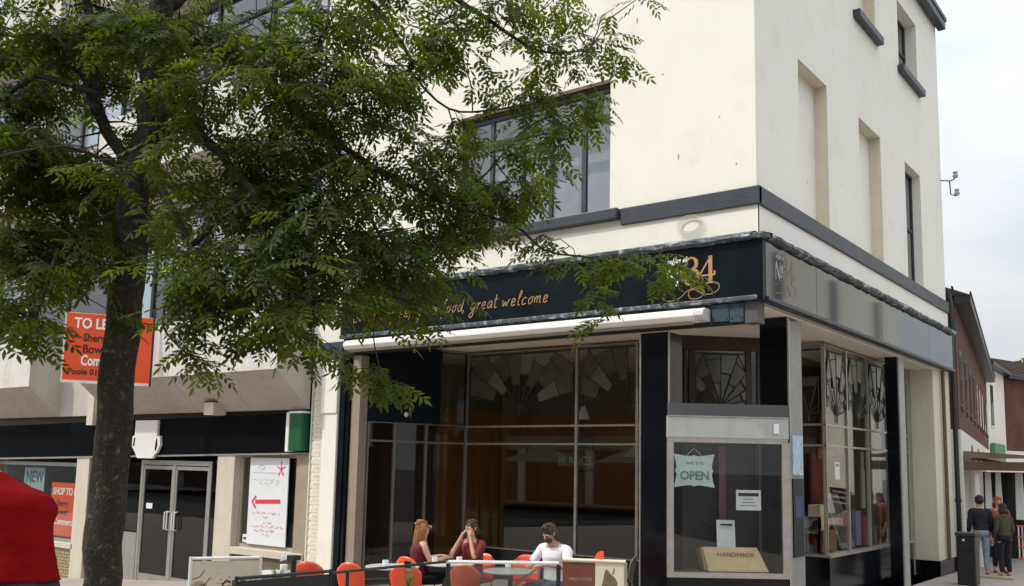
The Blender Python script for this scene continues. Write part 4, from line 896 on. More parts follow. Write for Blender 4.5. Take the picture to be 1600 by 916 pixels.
t = thing('striped_garment', 'navy and white striped garment hanging at the right edge of the street', 'garment', (1.95, 11.2, 1.2)); P_ = [(1.38, 11.2, 1.28), (1.85, 11.2, 1.1), (2.0, 11.2, 1.75), (1.6, 11.2, 1.72), (1.36, 11.2, 1.55)]
B().prism(P_, (0, .08, 0)).build('cloth', NAVYC, t); b = B()
for k in range(3): b.quad((1.38, 11.19, 1.32+.12*k), (1.9, 11.19, 1.38+.13*k), (1.9, 11.19, 1.42+.13*k), (1.38, 11.19, 1.36+.12*k))
b.build('stripes', WHITEP, t)
B().box(.35, 1.30, 9.7, 10.2, .0, .05).build('step', mat('tan_step', (.42, .34, .24), .8, .1, 6)); tag(bpy.data.objects['step'], 'low tan step slab lying on the paving by the standing people', 'step')
# buildings across the streets (seen only as reflections)
t = thing('rendered_building', 'tall cream building across the side street', 'building', (16, 30, 0)); B().box(11, 20, 16, 47, 0, 13).build('wall', CREAM, t)
for j in range(3):
    for i in range(4): B().box(10.95, 11.02, 20+7.4*i, 21.1+7.4*i, 2.5+3.6*j, 4.6+3.6*j).build('window', SLATE, t)
B().box(10.9, 20.1, 15.9, 47.1, 13, 13.5).build('roof', SLATE, t)
t = thing('terrace_building', 'long brick terrace on the far side of the square', 'building', (-25, -30, 0)); B().box(-70, 14, -40, -30, 0, 8.5).build('wall', mat('dull_brick', (.10, .055, .045), .9, .2, 3), t)
B().add([(-70, -29.6, 8.5), (14, -29.6, 8.5), (14, -35, 11.5), (-70, -35, 11.5), (-70, -40.3, 8.5), (14, -40.3, 8.5)], [(0,1,2,3),(3,2,5,4),(0,3,4),(1,5,2)]).build('roof', ROOFT, t)
B().box(-70, 14, -30.0, -29.9, 3.1, 3.9).build('shop_fascias', mat('pale_fascia', (.30, .32, .30), .6), t)
for i in range(17): B().box(-69+4.9*i, -68.5+4.9*i, -29.98, -29.85, 0, 3.1).build('shop_pier', WHITEW, t)
for i, (x, y) in enumerate(((-14, -17), (-19.5, -18), (-25, -17.5))):
    q = thing('market_parasol', ['green market parasol nearest the camera across the square', 'green market parasol in the middle across the square', 'green market parasol farthest off across the square'][i], 'parasol', (x, y, 0), group='market parasols across the square')
    B().lathe((x, y, 2.3), [(1.9, 0), (.05, .75), (.01, .8)], 8).build('canopy', mat('parasol_green', (.03, .07, .055), .8), q); B().tube([(x, y, 0), (x, y, 2.6)], .03, 8).build('pole', STEEL, q)
wm = B().box(-.55, .55, 0, .08, 0, 1.7).mesh('window', GLASSU)
for j, z in enumerate((1.0, 5.0)):
    for i in range(26):
        o = bpy.data.objects.new('window', wm); o.location = (-68+3.1*i, -30.03, z); COL.objects.link(o); attach(o, t)

# ------------------------------------------------------------------ people
HAIRB = mat('brown_hair', (.055, .028, .014), .6, .5, 40)
JEANSL = mat('pale_jeans', (.24, .28, .32), .9, .15, 12, bump=.2)
def skin(name, V, E_, rad, mt, parent, sub=2, root=0):
    me = bpy.data.meshes.new(name); me.from_pydata(V, E_, []); o = bpy.data.objects.new(name, me); COL.objects.link(o)
    me.skin_vertices or None
    md = o.modifiers.new('skin', 'SKIN'); md.branch_smoothing = .4
    sub_ = o.modifiers.new('sub', 'SUBSURF'); sub_.levels = sub; sub_.render_levels = sub
    if not me.skin_vertices: 
        bm_ = bmesh.new(); bm_.from_mesh(me); bm_.verts.layers.skin.verify(); bm_.to_mesh(me); bm_.free()
    sv = me.skin_vertices[0].data
    for i, r in enumerate(rad):
        sv[i].radius = (r if hasattr(r, '__len__') else (r, r)); sv[i].use_root = (i == root)
    dg = bpy.context.evaluated_depsgraph_get(); m2 = bpy.data.meshes.new_from_object(o.evaluated_get(dg))
    bpy.data.objects.remove(o); m2.materials.clear(); m2.materials.append(mt); m2.polygons.foreach_set('use_smooth', [True]*len(m2.polygons))
    o = bpy.data.objects.new(name, m2); COL.objects.link(o); o.parent = parent; return o
SEAT = dict(pel=(0, 0, .52), wst=(0, -.01, .70), chs=(0, .01, .88), nb=(0, .02, 1.01), nk=(0, .035, 1.075), hd=(0, .06, 1.165), cr=(0, .045, 1.235),
            sh=(.165, .01, .965), el=(.24, .12, .76), wr=(.13, .35, .79), ha=(.09, .42, .79), hi=(.10, .04, .50), kn=(.12, .46, .50), an=(.12, .44, .10), to=(.13, .58, .05))
STAND = dict(pel=(0, 0, .96), wst=(0, .0, 1.10), chs=(0, .02, 1.28), nb=(0, .02, 1.43), nk=(0, .03, 1.49), hd=(0, .05, 1.58), cr=(0, .04, 1.65),
             sh=(.17, .01, 1.385), el=(.22, .0, 1.12), wr=(.22, .12, .90), ha=(.21, .15, .82), hi=(.095, .0, .90), kn=(.10, .03, .50), an=(.10, -.01, .09), to=(.12, .13, .04))
def person(label, loc, rz, J, top, bot, hair, hairlen=0, sleeves=.5, over={}, skirt=False, beard=False, shades=False, scale=1.0, cat='person', shoes=None, group=None, bulk=1.0):
    t = thing('person', label, cat, loc, rz=rz, group=group); t.scale = (scale,)*3
    j = dict(J); j.update(over); s = {}
    for k, v in j.items():
        if k in ('sh', 'el', 'wr', 'ha', 'hi', 'kn', 'an', 'to'): s[k+'R'] = Vector(v); s[k+'L'] = Vector((-v[0], v[1], v[2]))
        elif k[-1] not in 'LR': s[k] = Vector(v)
    for k, v in j.items():
        if k[-1] in 'LR': s[k] = Vector(v)
    V = []; E_ = []; Rr = []; ix = {}
    def av(k, p, r, par=None):
        ix[k] = len(V); V.append(tuple(p)); Rr.append(r)
        if par is not None: E_.append((ix[par], ix[k]))
    av('pel', s['pel'], (.155, .12)); av('wst', s['wst'], (.13, .10), 'pel'); av('chs', s['chs'], (.15, .115), 'wst'); av('nb', s['nb'], (.075, .065), 'chs'); av('nk', s['nk'], (.05, .052), 'nb')
    fwd = (s['hd']-s['nk']); av('hd', s['hd'], (.072, .088), 'nk'); av('cr', s['cr'], (.066, .08), 'hd')
    for q in 'LR':
        av('sh'+q, s['sh'+q], .052, 'nb'); av('el'+q, s['el'+q], .038, 'sh'+q); av('wr'+q, s['wr'+q], .026, 'el'+q); av('ha'+q, s['ha'+q], (.034, .020), 'wr'+q)
        dd = (s['ha'+q]-s['wr'+q]).normalized(); sx = dd.cross(Vector((0, 0, 1))); sx = sx.normalized() if sx.length > .1 else Vector((1, 0, 0)); dn = dd.cross(sx)
        for k in range(4):
            base = s['ha'+q]+dd*.035+sx*(.027-.018*k); l_ = (.030, .036, .034, .026)[k]
            av(f'k{q}{k}', base, .0095, 'ha'+q); av(f'm{q}{k}', base+dd*l_+dn*.008, .0085, f'k{q}{k}'); av(f't{q}{k}', base+dd*l_*1.6+dn*.026, .0072, f'm{q}{k}')
        sg = 1 if q == 'L' else -1
        av(f'th{q}', s['ha'+q]-dd*.012+sx*.04*sg, .010, 'ha'+q); av(f'tt{q}', s['ha'+q]+dd*.022+sx*.056*sg, .008, f'th{q}')
        av('hi'+q, s['hi'+q], .088, 'pel'); av('kn'+q, s['kn'+q], .055, 'hi'+q); av('an'+q, s['an'+q], .036, 'kn'+q); av('to'+q, s['to'+q], (.038, .025), 'an'+q)
    skin('body', V, E_, Rr, SKIN, t)
    # garment: ellipses lofted up the spine with folds, sleeves as tapered tubes
    from mathutils import noise
    ky = [(s['pel'].lerp(s['wst'], .28), .166, .134), (s['wst'], .146, .114), (s['wst'].lerp(s['chs'], .55), .160, .125), (s['chs'], .176, .132), (s['chs'].lerp(s['nb'], .45), .185, .118), (s['chs'].lerp(s['nb'], .75), .150, .095), (s['nb'], .088, .072), (s['nb'].lerp(s['nk'], .25), .066, .064)]
    P_ = catmull([k[0] for k in ky], 5); n_ = len(P_); rx = [np.interp(q/5, range(8), [k[1] for k in ky])*bulk for q in range(n_)]; ry = [np.interp(q/5, range(8), [k[2] for k in ky])*bulk for q in range(n_)]
    gb = B(); N_ = 28; vs = []
    for q in range(n_):
        t_ = (P_[min(q+1, n_-1)]-P_[max(q-1, 0)]).normalized(); xv = Vector((1, 0, 0)); yv = t_.cross(xv).normalized()
        for k in range(N_):
            a = 2*math.pi*k/N_; c_, s_ = math.cos(a), math.sin(a); w = P_[q]+xv*rx[q]*(abs(c_)**.85)*(1 if c_ > 0 else -1)+yv*ry[q]*(abs(s_)**.85)*(1 if s_ > 0 else -1)
            f_ = noise.noise(Vector((w.x*8+w.z*3, w.y*8, w.z*6)))*.013+noise.noise(w*17)*.004; vs.append(w+(w-P_[q]).normalized()*f_)
    gb.add(vs, [(q*N_+k, q*N_+(k+1) % N_, (q+1)*N_+(k+1) % N_, (q+1)*N_+k) for q in range(n_-1) for k in range(N_)]+[tuple(range(N_))])
    for q in 'LR':
        a = s['sh'+q]; b_ = s['el'+q]
        if sleeves <= 0: continue
        pts = [s['nb'].lerp(a, .30)-Vector((0, 0, .025)), a, a.lerp(b_, min(sleeves, 1)*.5), a.lerp(b_, min(sleeves, 1))]; rs = [.066, .070, .063, .060]
        if sleeves > 1: pts += [b_.lerp(s['wr'+q], sleeves-1)]; rs += [.042]
        o0 = len(gb.v); gb.tube(catmull(pts, 4), [float(np.interp(z/4, range(len(rs)), rs))*(1+(bulk-1)*.6) for z in range(4*len(pts)-3)], 12)
        gb.v[o0:] = [tuple(Vector(v)+Vector((1, 1, 0))*noise.noise(Vector(v)*20)*.008) for v in gb.v[o0:]]
    lpart(gb, 'top', top, t, True)
    V = [s['pel'].lerp(s['wst'], .30), s['pel']]; Rr = [(.150, .118), (.180, .15)]; E_ = [(0, 1)]
    for q in 'LR':
        n0 = len(V); V += [s['hi'+q], s['kn'+q], s['an'+q]+Vector((0, 0, .03))]; Rr += [.105, .073, .055]; E_ += [(1, n0), (n0, n0+1), (n0+1, n0+2)]
    skin('trousers', [tuple(v) for v in V], E_, Rr, bot, t, root=1)
    wb = B(); c_ = [s['pel']-Vector((0, 0, .10)), s['pel'], s['pel'].lerp(s['wst'], .45)]; vs = []
    for q, (rx_, ry_) in enumerate(((.165, .13), (.172, .142), (.156, .124))): vs += [c_[q]+Vector((math.cos(a)*rx_, math.sin(a)*ry_, 0))*(bulk if bulk > 1 else 1) for a in np.linspace(0, 2*math.pi, 25)[:-1]]
    wb.add(vs, [(q*24+k, q*24+(k+1) % 24, (q+1)*24+(k+1) % 24, (q+1)*24+k) for q in range(2) for k in range(24)]+[tuple(range(24)), tuple(range(48, 72))]); lpart(wb, 'waistband', bot, t, True)
    for q in 'LR': skin('shoe', [tuple(s['an'+q]+Vector((0, -.03, -.05))), tuple(s['to'+q])], [(0, 1)], [.045, (.05, .034)], shoes or BLACKM, t)
    # face
    hd, cr = s['hd'], s['cr']; upv = (cr-hd).normalized(); fv = Vector((0, 1, 0)); fv = (fv-upv*fv.dot(upv)).normalized()
    if over.get('look'): pass
    c = hd+upv*.03
    b = B().ell(c+fv*.098-upv*.012, (.013, .018, .024), 8, 6); b.build_ = None
    lp_ = lambda bb, nm, mt: lpart(bb, nm, mt, t, True)
    lp_(b, 'nose', SKIN)
    for sg in (-1, 1):
        lp_(B().ell(c+fv*.086+Vector((.030*sg, 0, 0))+upv*.012, (.012, .008, .008), 8, 6), 'eye', WHITEP); lp_(B().ell(c+fv*.093+Vector((.030*sg, 0, 0))+upv*.012, (.005, .004, .005), 6, 5), 'pupil', BLACKM)
        lp_(B().ell(c+Vector((.078*sg, 0, 0))-upv*.005, (.012, .02, .03), 8, 6), 'ear', SKIN)
    lp_(B().ell(c+fv*.084-upv*.052, (.024, .008, .007), 8, 5), 'mouth', mat('lip', (.35, .10, .08), .5))
    rg = random.Random(len(label)); hb = B()
    hb.ell(c+upv*.030-fv*.030, (.090, .098, .096), 16, 10)
    for k in range(24):
        a = 6.283*k/24; q = rg.uniform(.2, 1.2); hb.ell(c+upv*(.035+.085*math.cos(q))+Vector((math.cos(a)*.082*math.sin(q), math.sin(a)*.092*math.sin(q)-.018, 0)), (.024, .026, .022), 6, 5)
    if hairlen:
        for k in range(26):
            a = rg.uniform(math.pi*1.0, math.pi*2.0); x0 = math.cos(a)*.085; y0 = math.sin(a)*.085-.02
            hb.tube([c+Vector((x0*.8, y0*.8, .07)), c+Vector((x0*1.05, y0*1.1, -.03)), c+Vector((x0*1.15, y0*1.15-.02, -(.12 if hairlen > .1 else .05)-hairlen*.35)), c+Vector((x0*1.1+rg.uniform(-.02, .02), y0-.04, -(.12 if hairlen > .1 else .07)-hairlen))], [.022, .026, .022, .006], 5)
    lp_(hb, 'hair', hair)
    if beard: lp_(B().ell(c+fv*.055-upv*.065, (.062, .055, .045), 12, 8), 'beard', hair)
    if shades:
        g = B()
        for sg in (-1, 1): g.ell(c+fv*.10+Vector((.032*sg, 0, 0))+upv*.012, (.020, .005, .013), 10, 6)
        g.box(-.01, .01, c.y+.095, c.y+.105, c.z+.01, c.z+.018); lp_(g, 'glasses', BLACKM)
    return t
face = lambda deg: R_(deg-90)
person('seated woman seen from behind with long ginger hair and a sleeveless maroon top', (-4.25, -1.98, .0), face(60), SEAT, MAROON, NAVYC, HAIRG, .20, 0, dict(el=(.235, .10, .74), hd=(0, .07, 1.16)), scale=1.0)
person('seated person in a dark red top holding both hands up to the face', (-3.80, -1.35, .0), face(-82), SEAT, DREDS, JEANS, HAIRB, .02, .9, dict(el=(.20, .27, .80), wr=(.085, .20, 1.05), ha=(.055, .17, 1.12)), scale=1.0)
person('seated bearded man in a white t-shirt and dark glasses looking down', (-2.30, -1.42, .0), face(266), SEAT, WHITES, JEANS, HAIRB, .015, .85, dict(sh=(.195, .01, .96), hd=(0, .115, 1.145), cr=(0, .145, 1.21), nk=(0, .06, 1.07), el=(.31, .11, .76), wr=(.14, .34, .80)), beard=True, shades=True, scale=1.04)
# man in red close to the camera, leaning away to the left
person('man in a red t-shirt and navy trousers with his back turned, nearest the camera', (.29, -9.74, .345), R_(150-90), dict(STAND), REDS, NAVYC, HAIRD, 0, .8, bulk=1.06, over=
       dict(pel=(0, 0, 1.02), wst=(-.01, .01, 1.19), chs=(-.06, .05, 1.37), nb=(-.13, .08, 1.50), nk=(-.20, .12, 1.56), hd=(-.28, .17, 1.61), cr=(-.33, .19, 1.65),
            shR=(.06, .07, 1.385), elR=(.04, .28, 1.20), wrR=(-.10, .46, 1.20), haR=(-.17, .50, 1.20), shL=(-.27, .06, 1.36), elL=(-.34, .22, 1.14), wrL=(-.22, .42, 1.12), haL=(-.15, .47, 1.13)), scale=1.08)
person('man in a dark jacket and pale jeans standing with his back turned by the bin', (.68, 9.98, 0), face(118), STAND, NAVYC, JEANSL, HAIRD, 0, 1.7, scale=.97)
person('dark haired woman in an olive coat standing at the stall in the side street', (1.10, 10.1, 0), face(140), STAND, OLIVE, NAVYC, HAIRD, .05, 1.8, scale=.88)
person('ginger haired person in an orange top half hidden between two standing people', (.80, 11.2, 0), face(-70), STAND, mat('rust_cloth', (.25, .08, .04), .9), NAVYC, HAIRG, .05, 1.5, scale=.95)
person('person with a pink top and white apron standing inside behind the side window', (-.98, 4.85, -.05), face(-60), STAND, PINKC, NAVYC, HAIRD, .05, .5, dict(el=(.22, .02, 1.12), wr=(.12, .2, 1.0)), scale=.93)
ap = bpy.data.objects.new('apron', B().prism([(-.80, 4.66, .8), (-.64, 4.86, .75), (-.68, 4.82, 1.10), (-.82, 4.68, 1.13)], (.02, -.02, 0)).mesh('apron', WHITES)); COL.objects.link(ap); attach(ap, [o for o in bpy.data.objects if o.name.startswith('person') and 'apron' in str(o.get('label'))][0])

# ------------------------------------------------------------------ café furniture
def chair_parts(label, loc, rz, group='red moulded chairs on the terrace', mt=REDC, name='terrace_chair'):
    t = thing(name, label, 'chair', loc, group=group, rz=rz)
    def shell(z0, z1, yf, w0, w1):
        b = B(); nu, nv = 10, 8; vs = []
        for k in (0, 1):
            for j in range(nv+1):
                v = j/nv
                for i in range(nu+1):
                    u = -1+2*i/nu; w = w0+(w1-w0)*v
                    if v > .6: w *= 1-.32*((v-.6)/.4)**3
                    z = z0+(z1-z0)*v-(.05*abs(u)**3*v)
                    y = yf(v)+.045*u*u-k*.012; vs.append((u*w/2, y, z))
        n = (nu+1)*(nv+1); fs = []
        for j in range(nv):
            for i in range(nu):
                a = j*(nu+1)+i; fs += [(a, a+1, a+nu+2, a+nu+1), (n+a, n+a+nu+1, n+a+nu+2, n+a+1)]
        for i in range(nu): fs += [(i, n+i, n+i+1, i+1), (nv*(nu+1)+i, nv*(nu+1)+i+1, n+nv*(nu+1)+i+1, n+nv*(nu+1)+i)]
        for j in range(nv): fs += [(j*(nu+1), (j+1)*(nu+1), n+(j+1)*(nu+1), n+j*(nu+1)), (j*(nu+1)+nu, n+j*(nu+1)+nu, n+(j+1)*(nu+1)+nu, (j+1)*(nu+1)+nu)]
        return b.add(vs, fs)
    lpart(shell(.46, .82, lambda v: -.20-.07*v, .38, .44), 'backrest', mt, t, True)
    b = B(); n = 10; vs = []
    for k in (0, 1):
        for j in range(6):
            for i in range(n+1): u = -1+2*i/n; vs.append((u*.21, -.21+.084*j, .45+.02*u*u-.018*math.sin(j/5*3.14)-k*.014))
    N0 = 6*(n+1); fs = []
    for j in range(5):
        for i in range(n): a = j*(n+1)+i; fs += [(a, a+1, a+n+2, a+n+1), (N0+a, N0+a+n+1, N0+a+n+2, N0+a+1)]
    for i in range(n): fs += [(i, N0+i, N0+i+1, i+1), (5*(n+1)+i, 5*(n+1)+i+1, N0+5*(n+1)+i+1, N0+5*(n+1)+i)]
    lpart(b.add(vs, fs), 'seat', mt, t, True)
    for sx in (-1, 1):
        lpart(B().tube([(sx*.17, .17, .44), (sx*.20, .21, 0)], .012, 8), 'leg', STEEL, t); lpart(B().tube([(sx*.17, -.17, .44), (sx*.20, -.23, 0)], .012, 8), 'leg', STEEL, t)
    return t
CH = [((-4.74, -3.51, 0), face(125), 'red moulded chair nearest the cream brick pilaster in the photo'),
      ((-4.22, -3.16, 0), face(105), 'second red moulded chair from the cream coffee banner'),
      ((-3.66, -2.80, 0), face(122), 'bright red moulded chair in front of the ginger haired woman'),
      ((-4.24, -2.02, 0), face(90), 'shaded red chair that the woman in maroon sits on'),
      ((-3.10, -2.22, 0), face(110), 'red chair just behind the left end of the glass windbreak'),
      ((-3.15, -.95, 0), face(-60), 'red chair behind the windbreak between the table and the man in white'),
      ((-3.02, .45, 0), face(230), 'red chair by the shop window to the right of the man in white'),
      ((-3.78, -1.30, 0), face(-82), 'red chair under the person with hands at the face'),
      ((-2.28, -1.36, 0), face(250), 'red chair under the man in the white t-shirt')]
c0 = None
for loc, rz, lab in CH:
    if c0 is None: c0 = chair_parts(lab, loc, rz)
    else: dup(c0, loc, rz, lab)
w_ = chair_parts('pale grey moulded chair beside the black pillar near the shop window', (-2.38, .35, 0), face(200), group='grey chairs', mt=mat('grey_green_plastic', (.20, .21, .16), .5), name='grey_chair')
def table(label, loc, r=.36):
    t = thing('cafe_table', label, 'table', loc, group='round café tables')
    lpart(B().lathe((0, 0, 0), [(r-.02, .715), (r, .722), (r, .735), (r-.01, .74)], 28), 'table_top', mat('table_white', (.55, .55, .54), .3), t)
    lpart(B().lathe((0, 0, 0), [(.22, 0), (.22, .02), (.03, .05), (.03, .715)], 16), 'pedestal', BLACKM, t); return t
table('pale round table between the ginger haired woman and the person opposite', (-3.78, -1.88, 0)); table('pale round table in front of the man in white', (-2.62, -1.98, 0)); table('pale round table among the front red chairs', (-4.02, -2.75, 0))
t = thing('flower_pot', 'small white flowers in a pot beside the first red chair', 'plant', (-4.75, -3.9, .74)); b = B(); rng = random.Random(3)
for k in range(12):
    p = Vector((-4.72+rng.uniform(-.05, .05), -4.0+rng.uniform(-.05, .05), .84+rng.uniform(-.03, .07)))
    for a in range(5): q = Vector((math.cos(a*1.257), math.sin(a*1.257), rng.uniform(-.3, .5)))*.028; b.quad(p, p+q+Vector((0, 0, .012)), p+q*1.5, p+q-Vector((0, 0, .012)))
b.build('petals', WHITEP, t, kind='stuff'); B().lathe((-4.72, -4.0, .70), [(.04, 0), (.05, .09)], 12).build('pot', WHITEP, t)
for i, (x, y) in enumerate(((-3.70, -1.75), (-3.92, -2.02), (-2.72, -1.90), (-4.05, -2.85))):
    q = B().lathe((x, y, .742), [(.03, 0), (.04, .03), (.042, .08), (.038, .08), (.03, .02)], 14).build('coffee_cup', WHITEP); tag(q, ['white coffee cup in front of the person with hands at the face', 'white coffee cup on the table beside the ginger haired woman', 'white coffee cup on the table of the man in white', 'white coffee cup on the front table among red chairs'][i], 'cup', 'coffee cups')
table('small round table carrying the white flowers', (-4.78, -4.08, -.04), .26)
def grass(label, p, n, h_, spread, seed):
    rng = random.Random(seed); b = B(); p = Vector(p)
    for k in range(n):
        a = rng.uniform(0, 6.28); l_ = rng.uniform(.5, 1)*h_; d_ = Vector((math.cos(a), math.sin(a), 0)); s_ = Vector((-d_.y, d_.x, 0))*.005; q = p+d_*rng.uniform(0, .04)
        m1 = q+Vector((0, 0, l_*.6))+d_*spread*.3*l_; m2 = q+Vector((0, 0, l_))+d_*spread*l_
        b.quad(q-s_, q+s_, m1+s_, m1-s_); b.quad(m1-s_, m1+s_, m2)
    t = thing('potted_grass', label, 'plant', p-Vector((0, 0, .3))); b.build('blades', GRASSM, t, kind='stuff'); B().box(p.x-.1, p.x+.1, p.y-.1, p.y+.1, 0, p.z).build('planter', BLACKM, t)
grass('yellow green ornamental grass between the cream and black banners', (-4.02, -4.66, .62), 60, .30, .35, 1); grass('yellow ornamental grass in front of the shaded red chair', (-2.95, -3.55, .55), 40, .32, .25, 2)
# barriers
def banner(name, label, P, Q, z0, z1, mt, rail=WHITEP, posts=True):
    P = Vector(P); Q = Vector(Q); t = thing(name, label, 'barrier', P); T = (Q-P).normalized(); N = Vector((T.y, -T.x, 0))
    B().obox(P, Q, .008, z0, z1-.03).build('cloth', mt, t); B().tube([P+Vector((0, 0, z1)), Q+Vector((0, 0, z1))], .018, 8).build('rail', rail, t)
    if posts:
        for p in (P, Q): B().tube([p+Vector((0, 0, 0)), p+Vector((0, 0, z1+.02))], .02, 8).build('post', rail, t); B().lathe(p, [(.15, 0), (.15, .02), (.03, .05)], 16).build('foot', BLACKM, t)
    return t, T, N
P1, Q1 = (-4.82, -5.30, 0), (-4.40, -4.62, 0)
t, T, N = banner('coffee_banner', 'cream café banner printed with coffee beans and brown letters', P1, Q1, .12, .94, BANN)
b = B(); rng = random.Random(6); P = Vector(P1)
for k in range(24):
    u = rng.uniform(.22, .5) if k < 20 else rng.uniform(.4, .7); z = rng.uniform(.45, .80)-abs(u-.3)*.5; a = rng.uniform(0, 3.14); c = P+T*u+N*.006+Vector((0, 0, z))
    b.add([c+(T*math.cos(x)*(.016)*math.cos(a)-Vector((0, 0, 1))*math.sin(x)*.010*math.sin(a))+(T*math.sin(x)*.010*-math.sin(a)+Vector((0, 0, 1))*math.cos(x)*.016*math.sin(a))*.9+Vector((0, 0, .006*math.sin(x))) for x in np.linspace(0, 5.8, 9)], [tuple(range(9))])
for x0, z0_ in ((.05, .55), (.10, .62), (.03, .70), (.14, .5)): stroke(b, [(x0, z0_), (x0+.08, z0_+.03), (x0+.13, z0_+.1)], .010, P, T, Vector((0, 0, 1)), N, .006)
b.build('bean_print', BEAN, t); place_text('GREAT', .17, BEAN, P+T*.36+N*.006+Vector((0, 0, .56)), T, t, depth=.001, bold=.004, sx=.9)
b = B(); b.ell(P+T*.10+N*.004+Vector((0, 0, .52)), (.13, .004, .14), 16, 8); b.v = [tuple(v) for v in b.v]
bo = []
for x in np.linspace(0, 6.1, 18): bo.append(P+T*(.11+.10*math.cos(x))+N*.0052+Vector((0, 0, .58+.10*math.sin(x))))
B().add(bo, [tuple(range(len(bo)))]).build('cup_print', mat('cup_tan', (.45, .34, .20), .8, .2, 12), t)
t, T, N = banner('black_banner', 'black café windbreak banner with a long black rail in front of the red chairs', (-3.03, -5.98, 0), (-2.90, -4.85, 0), .15, .92, BLACKM, BLACKM)
B().tube([(-2.90, -4.85, .90), (-2.86, -3.0, .90)], .016, 8).build('rail', BLACKM, t); B().tube([(-2.90, -4.6, 0), (-2.90, -4.6, .90)], .02, 8).build('post', BLACKM, t)
t = thing('parasol_base_post', 'thick black post standing behind the grass and cream banner', 'post', (-4.2, -4.2, 0)); B().tube([(-4.20, -4.28, 0), (-4.20, -4.28, .92)], .035, 10).build('post', BLACKM, t); B().box(-4.32, -4.08, -4.40, -4.16, 0, .06).build('base', BLACKM, t); B().box(-4.26, -4.14, -4.34, -4.22, .90, .96).build('cap', BLACKM, t)
# glass windbreak and brown banner
P, Q, R__ = Vector((-2.84, -2.97, 0)), Vector((-1.81, -2.05, 0)), Vector((-1.07, -1.66, 0))
t = thing('glass_windbreak', 'clear glass windbreak panel with white top rail on black posts', 'barrier', P); T = (Q-P).normalized()
B().obox(P, Q, .008, .12, .86).build('pane', glass_mat('windbreak_glass', (.72, .74, .74), 1, rough=.03, ior=1.6), t); B().tube([P+Vector((0, 0, .90)), Q+Vector((0, 0, .90))], .022, 8).build('rail', WHITEP, t)
for p in (P, Q): B().tube([p+Vector((0, 0, .01)), p+Vector((0, 0, .88))], .028, 8).build('post', BLACKM, t); B().lathe(p, [(.16, 0), (.16, .02), (.03, .05)], 16).build('foot', BLACKM, t)
t = thing('brown_banner', 'brown and cream café banner printed with a cup of coffee at the right end', 'barrier', Q); T = (R__-Q).normalized(); N = Vector((T.y, -T.x, 0)); L_ = (R__-Q).length
Q_ = Q+T*.05
B().obox(Q_, Q+T*L_*.55, .008, .15, .92).build('brown_cloth', BROWNB, t); B().obox(Q+T*L_*.55, R__-T*.02, .008, .15, .92).build('cream_cloth', BANN, t)
B().tube([Q_+Vector((0, 0, .945)), R__+Vector((0, 0, .945))], .024, 8).build('rail', BANN, t); B().tube([R__+Vector((0, 0, 0)), R__+Vector((0, 0, .94))], .02, 8).build('post', STEEL, t); B().lathe(R__, [(.16, 0), (.16, .02), (.03, .05)], 16).build('foot', BLACKM, t)
place_text('GREAT COFFEE', .05, mat('pale_brown_ink', (.45, .33, .25), .7), Q_+T*.08+N*.006+Vector((0, 0, .70)), T, t, depth=.001, sx=.85)
cu = B(); c = Q+T*L_*.77+N*.006+Vector((0, 0, .70)); Z_ = Vector((0, 0, 1))
cu.add([c+T*a+Z_*z for a, z in ((-.10, -.05), (-.07, .10), (-.05, .15), (-.02, .13), (.01, .09), (.05, .06), (.09, .0), (.09, -.08), (.06, -.22), (-.06, -.22))], [tuple(range(10))]); cu.add([c+T*a+Z_*z for a, z in ((.025, .09), (.045, .09), (.06, .16), (.05, .17))], [(0, 1, 2, 3)])
cu.build('cup_print', mat('sack_brown', (.17, .12, .07), .8, .5, 40), t)
# small table things
t = thing('salt_and_menu_holder', 'small silver holder standing on the front table', 'holder', (-3.6, -3.1, .74)); B().box(-3.52, -3.44, -3.02, -2.98, .74, .86).build('holder', STEEL, t); B().box(-3.53, -3.43, -3.035, -3.02, .78, .86).build('card', NAVY, t)
t = thing('wooden_parasol_pole', 'pale wooden pole leaning behind the glass windbreak', 'pole', (-2.3, -2.1, .3)); B().tube([(-2.75, -2.35, .25), (-2.2, -2.0, .80)], .02, 8).build('pole', mat('pale_wood', (.45, .33, .22), .6), t)
